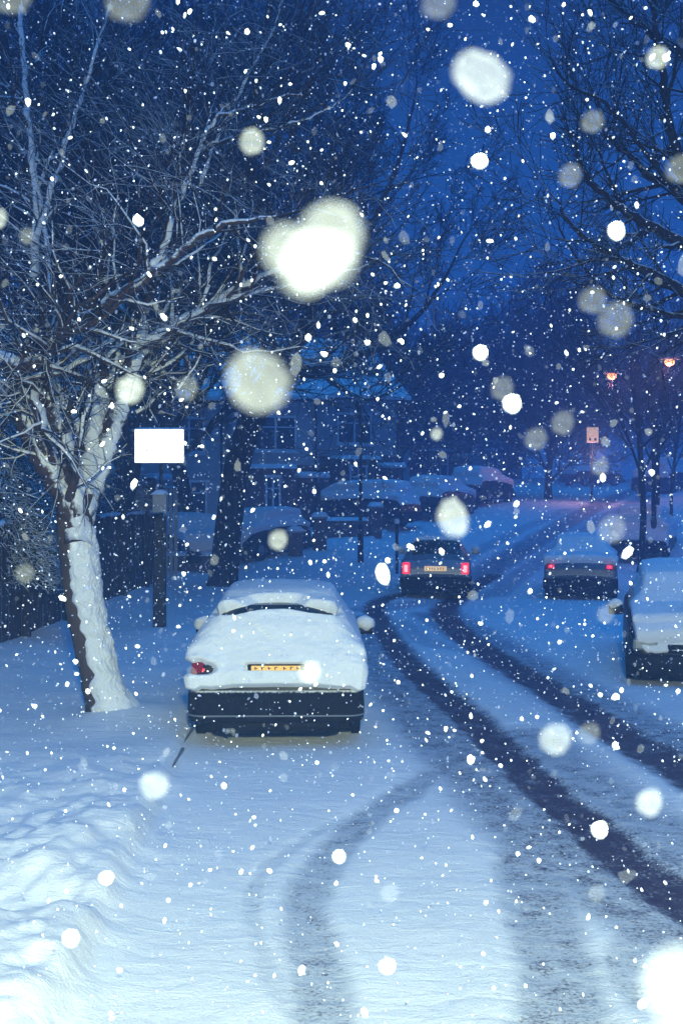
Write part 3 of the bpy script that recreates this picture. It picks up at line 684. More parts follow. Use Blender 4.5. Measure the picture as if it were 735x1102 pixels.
# stations: y, z_bottom, z_belt, z_roof, width belt, width roof (as share of half width)
EST = [(.02, .40, .42, .46, .70, .60), (-.03, .30, .50, .56, .93, .85), (.00, .26, .62, .70, .97, .84), (.05, .24, .80, .86, .98, .78), (.14, .22, .92, 1.02, .985, .74),
       (.26, .21, .94, 1.24, .99, .70), (.42, .2, .94, 1.38, 1, .67), (.75, .2, .94, 1.42, 1, .66), (2.1, .2, .93, 1.40, 1, .68), (2.65, .2, .92, 1.34, 1, .68),
       (3.35, .2, .91, .98, .99, .80), (4.0, .2, .82, .88, .97, .80), (4.25, .26, .66, .70, .92, .78), (4.3, .34, .48, .52, .72, .6)]
def car1_snow(v, s, P, n):
    X, Y, Z = P[..., 0], P[..., 1], P[..., 2]
    lump = .5 + fb(X, Y + Z, 2.0) + .35 * fb(X, Z + Y, 9)
    th = .045 + .05 * smooth(.5, .98, n[..., 2]) + (.035 + .02 * smooth(.5, .1, Y)) * lump + .014 * fb(X + 5, Z + Y, 22, 2) + .012 * smooth(.05, .6, Y) 
    e = edge(v, s, 1.3, 12.6, .66, .4, .06) * smooth(.56, .60, Z + .05 * fb(X, X * 0, 9))
    # side drape lower edge
    e = e * smooth(.60 + .02 * np.sin(Y * 5) + .12 * smooth(.5, .1, Y), .53 + .10 * smooth(.5, .1, Y), np.abs(s))
    # snow gathered down to the bumper at the back, none below
    th = th + .03 * np.exp(-((Z - .72) / .12) ** 2) * smooth(.5, .1, Y)
    # slit where the lying snow has pulled off the top of the rear window
    xs = X / .62; zc = 1.345 + .018 * np.cos(xs * 3) - .065 * xs ** 2; hh = .052 * np.sqrt(np.clip(1 - xs ** 2, 0, 1)) + .012 * np.exp(-((xs + .6) / .3) ** 2)
    slit = smooth(hh + .012, hh * .55, np.abs(Z - zc)) * smooth(1.02, .93, np.abs(xs)) * smooth(.62, .55, Y)
    dip = np.exp(-((Z - 1.26) / .06) ** 2) * np.clip(1 - xs ** 2, 0, 1) * smooth(.6, .5, Y)
    th = th - .03 * dip - .035 * smooth(1.33, 1.38, Z) * smooth(1.0, .6, Y)
    # number plate recess
    rec = smooth(.31, .285, np.abs(X + .0)) * smooth(.040, .026, np.abs(Z - .80)) * smooth(.4, .25, Y)
    # lamp on the left corner, melted free
    lam = smooth(.13, .07, np.hypot((X + .75) / 1.5, (Z - .79) / .6) + .03 * fb(X, Z, 20)) * smooth(.5, .3, Y)
    wip = smooth(.014, .004, np.abs((Z - 1.10) + (X + .12) * .85 + .0)) * smooth(.12, .08, np.abs(X + .13)) * smooth(.6, .4, Y) * .35
    k_ = np.maximum(np.maximum(slit, rec), lam)
    return -.03 + (th + .03) * e * (1 - k_) - wip * .06
c1x = at(297, 700, 11.5).x
car1, S1 = make_car('parked_car', (c1x, 11.5, gzs(c1x, 12) - .02), math.radians(1.0), EST, 1.72, M['dark_paint'],
    'nearest car, dark hatchback thickly covered in snow, parked by the kerb beside the forked tree', car1_snow,
    dict(glass=[('rear_window', 4.2, 6.3, -.38, .38), ('side_window', 6.4, 9.3, -.53, -.43), ('side_window', 6.4, 9.3, .43, .53), ('windscreen', 9.1, 9.9, -.38, .38)],
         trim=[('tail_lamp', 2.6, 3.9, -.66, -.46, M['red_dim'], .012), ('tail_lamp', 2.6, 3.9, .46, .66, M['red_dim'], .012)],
         axles=[.85, 3.5], mirror=(2.85, .86), snow_v=(1.0, 12.7), snow_s=.72, sn=300))
MB().box(-.30, .30, -.02, .02, .765, .885, .006, Matrix.Translation((0, .045, 0))).build('plate_holder', M['plastic'], car1)
pl = MB(); pl.box(-.245, .245, .005, .018, .775, .825, .004); plo = pl.build('number_plate', M['plate'], car1)
for k in range(7):
    x = -.21 + k * .066 + (.02 if k > 3 else 0); MB().box(x, x + .011, .001, .004, .787, .815).box(x + .0115, x + .028, .001, .004, .796 + .012 * (k % 2), .803 + .012 * (k % 2)).build('plate_character', M['door'], plo)
bl = MB(); bl.ball((-.735, .055, .775), .05, .03, .028, 2); bl.build('reflector', M['red'], car1, True)
# bumper with its pale strip
def round_bar(hw, y0, depth, z0, z1, corner, bulge=.03, bev=.03):
    bm_ = MB(); n = 10; pts = []
    for i in range(n + 1):
        a = PI / 2 * i / n; pts.append((hw - corner + corner * math.sin(a), y0 + corner - corner * math.cos(a)))
    pl_ = [(-x, y) for x, y in reversed(pts)] + pts
    pl_ = [(x, y + bulge * (abs(x) / hw) ** 2) for x, y in pl_]; back = [(pl_[-1][0], y0 + depth), (pl_[0][0], y0 + depth)]
    ring = pl_ + back; m_ = len(ring); prof = [(0, bev), (bev * .35, bev * .3), (bev, 0)]
    layers = [(z0, bev), (z0 + bev * .4, bev * .3), (z0 + bev, 0), ((z0 + z1) / 2, -.006), (z1 - bev, 0), (z1 - bev * .4, bev * .3), (z1, bev)]
    V = []; Fc = []
    for z, ins in layers:
        for x, y in ring: V.append((x * (1 - ins / hw), y + (ins if y < y0 + depth - .01 else 0), z))
    for l in range(len(layers) - 1):
        for i in range(m_): j = (i + 1) % m_; Fc.append((l * m_ + i, l * m_ + j, (l + 1) * m_ + j, (l + 1) * m_ + i))
    bm_.poly(V, Fc + [tuple(range(m_ - 1, -1, -1)), tuple(range((len(layers) - 1) * m_, len(layers) * m_))]); return bm_
bo = round_bar(.872, -.10, .75, .27, .585, .16).build('bumper', M['bumperm'], car1, True)
round_bar(.876, -.106, .40, .335, .352, .16, bev=.004).build('bumper_strip', M['strip'], bo)
round_bar(.64, -.03, .4, .16, .30, .14).build('lower_valance', M['plastic'], car1, True)
MB().cyl((-.48, .30, .19), (-.48, -.05, .185), .028, n=12).build('tailpipe', M['galv'], car1, True)
# car 2: saloon with its brake lamps on
SAL = [(.02, .42, .44, .48, .70, .60), (-.03, .32, .52, .60, .93, .85), (.00, .28, .70, .76, .97, .88), (.08, .25, .88, .93, .98, .86), (.45, .22, .92, .97, .99, .80),
       (.62, .21, .93, 1.00, .99, .76), (1.15, .2, .93, 1.34, 1, .68), (1.5, .2, .93, 1.39, 1, .68), (2.2, .2, .92, 1.40, 1, .68), (2.7, .2, .91, 1.34, 1, .66),
       (3.35, .2, .90, .97, .99, .80), (4.0, .2, .82, .88, .97, .80), (4.3, .26, .66, .70, .92, .78), (4.35, .34, .48, .52, .72, .6)]
def thin_snow(top, v0, v1, sm, rear=0.0, seed=0., drape=0.):
    def f(v, s, P, n):
        X, Y, Z = P[..., 0], P[..., 1], P[..., 2]
        th = .02 + top * smooth(.45, .97, n[..., 2]) + .03 * (fb(X + seed, Y + Z, 2.5)) + rear * smooth(.6, .2, Y)
        e = edge(v, s, v0, v1, sm, .3, .06) * smooth(.1, .32, n[..., 2] + .25 * fb(X + seed, Y, 3) + rear * 6 + drape)
        return -.03 + (th + .03) * e
    return f
def rear_set(car, lamps_z, lamp_w, lit, platez, W_, plate_m, bump_m, y=-.035):
    H = W_ / 2
    for sd in (-1, 1):
        b = MB(); b.box(sd * (H - .06 - lamp_w / 2) - lamp_w / 2, sd * (H - .06 - lamp_w / 2) + lamp_w / 2, y - .01, y + .2, lamps_z[0], lamps_z[1], .02)
        lo = b.build('tail_lamp', M['red_hot'] if lit else M['red_dim'], car)
        if lit:
            c = MB(); c.box(sd * (H - .06 - lamp_w / 2) - lamp_w * .25, sd * (H - .06 - lamp_w / 2) + lamp_w * .25, y - .018, y, lamps_z[0] + .04, lamps_z[1] - .05, .01); c.build('bulb_glow', M['white_hot'], lo)
    if plate_m:
        b = MB(); b.box(-.26, .26, y - .012, y + .05, platez - .05, platez + .06, .005); po = b.build('number_plate', plate_m, car)
        for k in range(7):
            x = -.215 + k * .062 + (.015 if k > 3 else 0); MB().box(x, x + .012, y - .016, y - .0125, platez - .03, platez + .035).box(x + .0125, x + .034, y - .016, y - .0125, platez + .012 * (k % 3 - 1), platez + .012 * (k % 3 - 1) + .012).build('plate_character', M['plastic'], po)
    round_bar(H + .005, y - .07, .6, .25, .53, .18).build('bumper', bump_m, car, True); MB().box(-H + .14, H - .14, y + .02, y + .3, .14, .27, .02).build('lower_valance', bump_m, car)
Y = 27.4; x2 = at(468.5, 600, Y).x
car2, S2 = make_car('moving_car', (x2, Y, gzs(x2, Y) - .02), math.radians(-6), SAL, 1.68, M['silver_paint'],
    'silver saloon with glowing red brake lamps and bright reflective plate, driving away up the road', thin_snow(.05, 6.3, 12.4, .47),
    dict(glass=[('rear_window', 5.1, 6.05, -.38, .38), ('side_window', 6.2, 9.3, -.54, -.44), ('side_window', 6.2, 9.3, .44, .54), ('windscreen', 9.1, 9.9, -.38, .38)],
         axles=[.85, 3.5], mirror=(2.95, .98), snow_v=(6.2, 12.5), snow_s=.47, sn=100))
rear_set(car2, (.60, .86), .17, True, .72, 1.68, M['plate_glow'], M['plastic'])
# car 3: parked saloon
Y = 27.0; x3 = at(624, 600, Y).x
car3, S3 = make_car('parked_car', (x3, Y, gzs(x3, Y) - .03), math.radians(-13), SAL, 1.70, M['grey_paint'],
    'grey parked car with two small bright red reflectors, right of the moving car', thin_snow(.12, 2.6, 12.5, .60, .02, 3., .6),
    dict(glass=[('rear_window', 5.1, 6.05, -.38, .38), ('side_window', 6.2, 9.3, -.54, -.44), ('side_window', 6.2, 9.3, .44, .54), ('windscreen', 9.1, 9.9, -.38, .38)],
         axles=[.85, 3.5], snow_v=(2.5, 12.6), snow_s=.60, sn=140))
rear_set(car3, (.72, .86), .12, False, .62, 1.70, None, M['plastic'])
for sd in (-1, 1): MB().box(sd * .66 - .06, sd * .66 + .06, -.062, -.04, .77, .84, .012).build('bright_reflector', M['red_hot'], car3)  # glow of these reflectors put in as emission
# car 4: right edge, facing the camera
x4 = at(772, 700, 15.2).x
car4, S4 = make_car('parked_car', (x4 + .62, 19.2, gzs(x4, 17) - .12), math.radians(180 - 13), EST, 1.74, M['dark_paint'],
    'dark car with thick snow on bonnet and roof, cut by the right edge', thin_snow(.16, 2.2, 12.9, .52, .03, 7., .12),
    dict(glass=[('rear_window', 4.2, 6.3, -.38, .38), ('side_window', 6.4, 9.3, -.53, -.43), ('side_window', 6.4, 9.3, .43, .53), ('windscreen', 9.1, 9.9, -.38, .38)],
         axles=[.85, 3.5], mirror=(2.75, .95), snow_v=(2.1, 12.95), snow_s=.56, sn=200))
fbm4 = round_bar(.875, -.07, .6, .22, .53, .2).build('bumper', M['plastic'], car4, True); fbm4.rotation_euler = (0, 0, PI); fbm4.location = (0, 4.30, 0)
for sd in (-1, 1): MB().box(sd * .62 - .17, sd * .62 + .17, 4.1, 4.28, .56, .72, .04).build('headlight', M['galv'], car4)
MB().box(-.35, .35, 4.18, 4.30, .54, .66, .02).build('grille', M['plastic'], car4)
# doors seams on the flank of car 4
# car 5: behind the slender trees
def far_car(px, py, rzdeg, label, ST=EST, W_=1.75, body='dark_paint', snow=.16, sc_=1.0, Y=None, axles=(.85, 3.5), sd_=0., dz=0, drape=0.):
    Y = Y or gy(py); x = (px - CX) * Y / F; rz = math.radians(rzdeg)
    ofs = Matrix.Rotation(rz, 3, 'Z') @ Vector((0, -2.15 * sc_, 0))
    c, _ = make_car('parked_car', (x + ofs.x, Y + ofs.y, float(hill(Y)) + dz), rz, ST, W_, M[body], label, thin_snow(snow, 2.6 - 1.2 * (drape > 0), 12.8, .56 + .2 * (drape > 0), .02, sd_, drape),
        dict(glass=[('rear_window', 4.2, 6.1, -.38, .38), ('side_window', 6.4, 9.3, -.53, -.43), ('side_window', 6.4, 9.3, .43, .53), ('windscreen', 9.1, 9.9, -.38, .38)],
             axles=list(axles), snow_v=(2.5 - 1.2 * (drape > 0), 12.9), snow_s=.56 + .2 * (drape > 0), sn=80, group='cars parked under snow up the hill'))
    c.scale = (sc_,) * 3
    MB().box(-W_ / 2 + .02, W_ / 2 - .02, 4.1, 4.36, .24, .52, .05).build('bumper', M['plastic'], c); MB().box(-W_ / 2 + .02, W_ / 2 - .02, -.08, .15, .24, .52, .05).build('bumper', M['plastic'], c)
    return c
far_car(694, 607, -20, 'snow-covered car showing its dark end behind the slender trees', Y=38, dz=-.05, snow=.3, drape=1.)
far_car(208, 612, 205, 'snow-covered car left of the thick leaning tree, bonnet towards the sign post', Y=35.5, snow=.2, sd_=2., sc_=1.02)
far_car(278, 606, 155, 'snow-covered car just right of the thick leaning tree, in front of the bay window', Y=37.5, snow=.2, sd_=5.)
far_car(383, 585, 62, 'large snow-covered car side-on behind the thin lamp post', Y=46, snow=.24, sd_=8., sc_=1.12)
far_car(474, 545, -25, 'left one of two snow-domed cars parked up the hill behind the moving car', snow=.24, sd_=9., Y=50, sc_=1.05)
far_car(518, 540, -28, 'right one of two snow-domed cars parked up the hill behind the moving car', snow=.24, sd_=12., Y=56, sc_=1.05)
far_car(636, 520, -60, 'faint snow-covered car crosswise at the far end of the road', snow=.2, sd_=15., Y=80)
far_car(722, 520, -40, 'pink-tinged snow-covered van beyond the slender trees at the right edge', snow=.24, sd_=18., Y=64, sc_=1.25)

# ------------------------------------------------------------------ houses
def house(px0, px1, Y, rzdeg, wallm, label, lower='brick', seed=0, h=5.4, depth=8):
    x0, x1 = (px0 - CX) * Y / F, (px1 - CX) * Y / F; w = (x1 - x0) / math.cos(math.radians(rzdeg)); z = float(hill(Y))
    r = empty('terraced_house', (x0, Y, z - .3), math.radians(rzdeg), label, 'house', 'houses along the left side of the road')
    R = random.Random(seed)
    MB().box(0, w, 0, depth, 0, h).build('wall', M[wallm], r)
    MB().box(.05, w - .05, -.03, -.004, 0, 2.9).build('lower_wall', M[lower], r)
    rf = MB(); rf.poly([(-.3, -.45, h - .05), (w + .3, -.45, h - .05), (w + .3, depth / 2, h + 2.9), (-.3, depth / 2, h + 2.9), (w + .3, depth + .45, h - .05), (-.3, depth + .45, h - .05)],
                       [(0, 1, 2, 3), (3, 2, 4, 5), (0, 3, 5), (1, 4, 2), (0, 5, 4, 1)]); ro = rf.build('roof', M['roof_tile'], r)
    # lying snow on both slopes
    sm = MB(); sm.poly([(-.32, -.5, h + .0), (w + .32, -.5, h + .0), (w + .32, depth / 2, h + 3.0), (-.32, depth / 2, h + 3.0), (-.32, -.5, h + .14), (w + .32, -.5, h + .14), (w + .32, depth / 2, h + 3.14), (-.32, depth / 2, h + 3.14), (w + .32, depth + .5, h + .14), (-.32, depth + .5, h + .14)],
                       [(4, 5, 6, 7), (0, 1, 5, 4), (1, 2, 6, 5), (0, 4, 7, 3), (7, 6, 8, 9)]); sm.build('roof_snow', M['snow'], ro)
    chm = MB(); chm.box(w - .9, w - .2, depth / 2 - .4, depth / 2 + .4, h + 2, h + 4.2, .02)
    for k in range(2): chm.cyl((w - .75 + k * .35, depth / 2, h + 4.2), (w - .75 + k * .35, depth / 2, h + 4.55), .11, .09, 8)
    chm.build('chimney', M['brick_dark'], ro)
    def window(xa, xb, za, zb, y=-.01, nb=2):
        f = MB(); f.box(xa - .07, xb + .07, y - .05, y - .005, zb, zb + .09); f.box(xa - .07, xb + .07, y - .05, y - .005, za - .09, za)
        for k in range(nb + 1):
            x = xa + (xb - xa) * k / nb; f.box(x - .035, x + .035, y - .05, y - .005, za, zb)
        f.box(xa, xb, y - .045, y - .006, za + (zb - za) * .68, za + (zb - za) * .68 + .05)
        fo = f.build('window', M['white'], r); MB().box(xa, xb, y - .02, y - .004, za, zb).build('pane', M['pane'], fo)
        MB().box(xa - .12, xb + .12, y - .16, y - .004, za - .16, za - .095).build('sill', M['white'], fo); snow_cap(xa - .12, xb + .12, y - .16, y - .02, za - .095, .07, 'sill_snow', fo)
    # bay on the ground floor
    bw = min(2.6, w * .5); bx_ = .5
    b = MB(); b.poly([(bx_, 0, 0), (bx_ + .5, -.8, 0), (bx_ + bw - .5, -.8, 0), (bx_ + bw, 0, 0), (bx_, 0, 2.75), (bx_ + .5, -.8, 2.75), (bx_ + bw - .5, -.8, 2.75), (bx_ + bw, 0, 2.75)],
                     [(0, 1, 5, 4), (1, 2, 6, 5), (2, 3, 7, 6), (4, 5, 6, 7), (0, 3, 2, 1)]); b.build('bay', M[lower], r)
    window(bx_ + .6, bx_ + bw - .6, 1.05, 2.4, -.81, 2); snow_cap(bx_ - .1, bx_ + bw + .1, -.95, .0, 2.76, .16, 'bay_snow', r)
    xd = bx_ + bw + .35
    d = MB(); d.box(xd, xd + .95, -.07, -.031, .15, 2.2, .01); do = d.build('door', M['door'], r); MB().cyl((xd + .82, -.11, 1.1), (xd + .82, -.07, 1.1), .03, n=8).build('handle', M['chrome'], do)
    MB().box(xd - .15, xd + 1.1, -.75, -.031, 2.4, 2.5, .01).build('porch_roof', M['white'], r); snow_cap(xd - .15, xd + 1.1, -.75, -.04, 2.5, .14, 'porch_snow', r)
    window(.9, 2.5, 3.5, 4.7); 
    if w > 4.6: window(w - 1.9, w - .8, 3.5, 4.7)
    if w > 6.2: window(w - 1.9, w - .7, 1.0, 2.3, -.03)
    MB().cyl((w - .12, -.08, 0), (w - .12, -.08, h - .1), .05, n=8).build('drainpipe', M['metal'], r)
    return r
house(60, 238, 43, 12, 'render', 'pale house behind the reflective sign and the forked tree', 'boards', 1)
house(250, 342, 44, 20, 'render', 'house with red brick ground floor and white bay window beside the thick leaning tree', 'brick', 2)
house(343, 432, 50, 26, 'render2', 'grey house with a snowy porch, behind the thin lamp post', 'brick_dark', 3)
house(440, 512, 68, 30, 'render', 'faint house above the snow-domed cars on the hill', 'brick_dark', 4)
house(516, 566, 92, 32, 'render2', 'farthest house, barely visible left of the large rounded tree', 'brick_dark', 5)

# garden walls and gate pillars
def gwall(px0, px1, Y, h, label, rz=0, m='brick_dark'):
    x0 = (px0 - CX) * Y / F; w = (px1 - px0) * Y / F; r = empty('garden_wall', (x0, Y, float(hill(Y)) - .1), math.radians(rz), label, 'wall', 'low walls and gate pillars in front of the houses')
    MB().box(0, w, 0, .22, 0, h + .1, .008).build('brickwork', M[m], r); snow_cap(0, w, 0, .22, h + .1, .12, parent=r); return r
gwall(176, 240, 33.2, .62, 'low dark garden wall with snow on top, left of the thick leaning tree', 3)
gwall(345, 402, 41.5, .75, 'dark garden wall with thick snow on top, behind the thin lamp post', 22)
gwall(300, 340, 39, .5, 'low snowy garden wall right of the bay window car', 10)
for px, py, Y, h, lab in [(344, 600, 38.5, 1.25, 'snow-capped gate pillar with dark wall beside it, left of the thin lamp post'), (318, 603, 37, .95, 'snow-capped gate pillar at the end of the low wall under the bay window'),
                          (404, 590, 42.5, 1.2, 'snow-capped gate pillar right of the thin lamp post')]:
    x = (px - CX) * Y / F; r = empty('gate_pillar', (x, Y, float(hill(Y)) - .1), .2, lab, 'pillar', 'low walls and gate pillars in front of the houses')
    MB().box(-.2, .2, -.2, .2, 0, h, .01).build('shaft', M['brick_dark'], r); MB().box(-.25, .25, -.25, .25, h, h + .08, .01).build('coping', M['galv'], r); snow_cap(-.25, .25, -.25, .25, h + .08, .16, parent=r)

# thin lamp post, short stake tree
Y = 36.5; x = (388 - CX) * Y / F; z = float(hill(Y)); lp = empty('lamp_post', (x, Y, z), 0, 'thin dark unlit lamp post standing left of the moving car', 'lamp post')
MB().cyl((0, 0, -.1), (0, 0, 1.3), .10, .085, 12).build('base', M['metal'], lp, True); MB().cyl((0, 0, 1.3), (0, 0, 5.4), .06, .045, 10).build('pole', M['metal'], lp, True)
MB().cyl((0, 0, 5.35), (.55, 0, 5.6), .03, n=8).build('arm', M['metal'], lp, True); MB().box(.5, .95, -.1, .1, 5.55, 5.68, .03).build('lamp_head', M['galv'], lp)
Y = 34; x = (427 - CX) * Y / F; sp = empty('bollard', (x, Y, float(hill(Y))), 0, 'snow-topped thin post between the lamp post and the moving car', 'post')
MB().cyl((0, 0, -.1), (0, 0, 1.5), .05, .05, 10).build('shaft', M['metal'], sp, True); b = MB(); b.ball((0, 0, 1.52), .09, .09, .09, 2, .2); b.build('snow_cap', M['snow'], sp, True)

# sodium street lamps on the hill
def street_lamp(px, py, Y, label, armdir=-1):
    x = (px - CX) * Y / F; g = float(hill(Y)); zt = CAMZ - (py - HY) * Y / F - g
    r = empty('street_lamp', (x, Y, g), 0, label, 'street lamp', 'lit street lamps')
    MB().cyl((-armdir * 1.3, 0, -.1), (-armdir * 1.3, 0, 1.4), .12, .10, 10).build('base', M['metal'], r, True)
    MB().cyl((-armdir * 1.3, 0, 1.4), (-armdir * 1.3, 0, zt + .1), .08, .05, 10).build('pole', M['metal'], r, True)
    MB().cyl((-armdir * 1.3, 0, zt + .1), (0, 0, zt + .22), .04, .035, 8).build('arm', M['metal'], r, True)
    hd = MB().box(-.3, .3, -.12, .12, zt + .05, zt + .2, .05).build('lamp_head', M['galv'], r)
    b = MB(); b.ball((0, 0, zt - .02), .15, .12, .12, 2); b.build('lamp_glass', M['sodium'], hd, True)
    l = bpy.data.lights.new('sodium_light', 'POINT'); l.color = (1, .38, .42); l.energy = 60; l.shadow_soft_size = .1
    lo = bpy.data.objects.new('sodium_light', l); C.objects.link(lo); lo.parent = r; lo.location = (0, -.1, zt - .25)
street_lamp(658, 404, 36, 'left one of the two glowing orange street lamps beyond the slender trees')
street_lamp(720, 389, 34, 'right one of the two glowing orange street lamps, near the right edge')
Y = 56; x = (637 - CX) * Y / F; g = float(hill(Y)); zc = CAMZ - (468 - HY) * Y / F - g
ls = empty('lit_sign', (x, Y, g), 0, 'small cream lit square sign high on a post at the end of the road', 'sign')
MB().cyl((0, .12, -.1), (0, .12, zc + .4), .06, n=8).build('post', M['metal'], ls, True); o = MB().box(-.30, .30, -.06, .06, zc - .38, zc + .38, .03).build('sign_box', M['galv'], ls)
fo = MB().box(-.28, .28, -.08, -.061, zc - .36, zc + .36, .02).build('bright_face', M['signlit'], o)
MB().box(-.18, -.08, -.09, -.081, zc - .28, zc - .16, .01).box(.08, .18, -.09, -.081, zc - .28, zc - .16, .01).build('dark_marks', M['plastic'], o)

l = bpy.data.lights.new('pink_glow_light', 'POINT'); l.color = (1, .42, .38); l.energy = 220; l.shadow_soft_size = .3; lo = bpy.data.objects.new('pink_glow_light', l); C.objects.link(lo); lo.parent = ls; lo.location = (0, -.6, zc - .9)  # added light for the pink glow at the road end
# ------------------------------------------------------------------ snowflakes
ico = bmesh.new(); bmesh.ops.create_icosphere(ico, subdivisions=1, radius=1); IV = np.array([tuple(v.co) for v in ico.verts]); IF = np.array([[v.index for v in f.verts] for f in ico.faces]); ico.free()
def flakes(n, box, size, seed, name, mname, label, ymin=1.25):
    R = np.random.RandomState(seed); P = np.stack([R.uniform(*box[0], n), R.uniform(*box[1], n), R.uniform(*box[2], n)], -1)
    keep = (np.hypot(P[:, 0], P[:, 1]) > ymin); P = P[keep]; n = len(P)
    s = size * np.exp(R.normal(0, .33, n)); el = R.uniform(1.0, 1.9, n)
    A = R.normal(size=(n, 3)); A /= np.linalg.norm(A, axis=1)[:, None]; A[:, 2] *= 1.6; A /= np.linalg.norm(A, axis=1)[:, None]
    J = 1 + R.normal(0, .16, (n, len(IV), 1))
    V = IV[None] * J; dt = (V * A[:, None]).sum(-1, keepdims=True); V = V + (el[:, None, None] - 1) * dt * A[:, None]
    V = P[:, None] + V * s[:, None, None] * .5
    Fc = (np.arange(n)[:, None, None] * len(IV) + IF[None]).reshape(-1, 3)
    o = mesh_np(name, V.reshape(-1, 3), Fc, M[mname]); tag(o, label, kind='stuff', cat='snow'); return o
flakes(15000, ((-3.4, 3.4), (.6, 8.5), (-.0, 6.8)), .0068, 1, 'falling_snow', 'flake', 'small white snowflakes falling everywhere in the air')
flakes(20000, ((-7, 7), (7, 20), (.1, 9.5)), .012, 9, 'faint_falling_snow', 'faint', 'faint blurred snowflakes among the bright ones down the road')
flakes(20000, ((-7, 7), (8.5, 20), (.1, 9.5)), .0098, 2, 'distant_falling_snow', 'flake', 'tiny snowflakes falling farther off down the road')
flakes(1800, ((-3, 3), (2.2, 7), (.2, 6)), .019, 5, 'melting_snowflakes', 'tiny', 'faint half-clear snowflakes drifting among the white ones', 2.2)
# the big near flakes: x, y, rx, ry (frame), tilt, distance, kind, label
BIG = [
 (337, 269, 0, 0, 0, .13, 'heart', 'huge blurred white heart-shaped snowflake clump in front of the tree branches'),
 (519, 84, 33, 24, -40, .20, 'flake', 'large tilted oval white snowflake high in the open sky'),
 (279, 412, 36, 30, -45, .16, 'mid', 'large greyish half-clear snowflake just below the heart-shaped clump'),
 (728, 1062, 36, 44, 20, .11, 'flake', 'huge white snowflake blur cut off by the bottom right corner'),
 (141, 419, 15, 14, 0, .30, 'flake', 'round white snowflake just above the reflective sign'),
 (272, 152, 13, 13, 30, .32, 'mid', 'round grey snowflake above and left of the heart-shaped clump'),
 (488, 557, 16, 20, 25, .28, 'flake', 'oval white snowflake just above the brake-lit moving car'),
 (663, 344, 19, 18, 0, .28, 'thin', 'pale see-through snowflake, right one of the touching pair above the right-hand street lamps'),
 (638, 323, 15, 13, 0, .30, 'thin', 'pale see-through snowflake, left one of the touching pair in the sky at right'),
 (598, 795, 17, 16, 0, .30, 'mid', 'pale round snowflake between the two dark wheel tracks'),
 (699, 863, 14, 14, 0, .30, 'flake', 'bright white round snowflake right of the dark wheel tracks'),
 (167, 845, 16, 14, -20, .30, 'mid', 'soft round snowflake below the foot of the forked tree'),
 (634, 789, 12, 11, 0, .33, 'thin', 'greenish see-through snowflake beside the pale round one on the tracks'),
 (139, 2, 24, 20, 0, .22, 'thin', 'dim see-through snowflake cut by the top edge at left'),
 (473, 4, 18, 15, 0, .22, 'thin', 'dim see-through snowflake cut by the top edge at centre'),
 (14, -2, 22, 15, 0, .24, 'thin', 'dim see-through snowflake in the top left corner'),
 (708, 62, 12, 11, 0, .33, 'mid', 'grey round snowflake among the top right branches'),
 (638, 131, 12, 11, 0, .33, 'thin', 'faint see-through snowflake above the tangle of the right-hand branches'),
 (614, 189, 12, 12, 0, .33, 'thin', 'faint greenish snowflake at the tips of the right-hand branches'),
 (659, 569, 15, 14, 0, .32, 'thin', 'see-through snowflake between the parked cars and the slender trees'),
 (606, 455, 12, 12, 0, .34, 'thin', 'see-through snowflake just left of the small cream lit sign'),
 (577, 472, 12, 11, 0, .34, 'thin', 'faint see-through snowflake left of its brighter neighbour by the lit sign'),
 (412, 618, 6, 10, 15, .45, 'flake', 'bright white elongated snowflake left of the moving car'),
 (334, 723, 12, 11, 0, .36, 'flake', 'white snowflake in front of the nearest car beside its number plate'),
 (645, 893, 8, 8, 0, .45, 'flake', 'small bright snowflake on the left dark wheel track'),
 (663, 249, 8, 9, 0, .42, 'flake', 'small lumpy white snowflake below the right-hand branches'),
 (516, 174, 8, 7, 0, .42, 'flake', 'small round snowflake below the tilted oval one in the sky'),
 (551, 435, 9, 9, 0, .42, 'flake', 'bright round snowflake in front of the large rounded tree'),
 (517, 380, 7, 7, 0, .45, 'flake', 'small bright snowflake at the left flank of the large rounded tree'),
 (28, 617, 10, 10, 0, .4, 'thin', 'faint see-through snowflake in front of the fence at the far left'),
 (541, 418, 12, 12, 0, .36, 'thin', 'very faint snowflake above the bright one before the rounded tree'),
 (300, 581, 10, 10, 0, .38, 'mid', 'soft snowflake above the roof of the nearest car'),
 (202, 418, 12, 12, 0, .36, 'thin', 'faint round snowflake right of the one above the reflective sign'),
 (652, 661, 9, 9, 0, .4, 'thin', 'see-through snowflake below the grey parked car'),
 (77, 1010, 8, 8, 0, .42, 'flake', 'round white snowflake over the bottom left snow'),
 (417, 1040, 8, 7, 0, .42, 'flake', 'round white snowflake over the snow at bottom centre'),
 (642, 961, 9, 9, 0, .4, 'thin', 'yellowish faint snowflake below the left dark wheel track'),
 (420, 961, 10, 10, 0, .4, 'thin', 'barely visible snowflake over the smooth snow right of the curved tracks'),
 (646, 502, 9, 9, 0, .4, 'thin', 'see-through snowflake over the far end of the road'),
 (30, 254, 8, 8, 0, .42, 'thin', 'faint snowflake before the trunk at the upper left edge'),
 (470, 467, 6, 6, 0, .45, 'mid', 'small soft snowflake above the snow-domed cars on the hill'),
 (733, 182, 16, 14, 0, .3, 'thin', 'see-through snowflake cut by the right edge among the branches'),
 (0, 235, 8, 10, 0, .4, 'mid', 'soft snowflake cut by the left edge among the branches'),
 (365, 922, 6, 6, 0, .45, 'flake', 'small white snowflake over the curved parking tracks'),
 (115, 945, 7, 6, 0, .45, 'flake', 'small white snowflake over the lumpy snow on the left pavement'),
]
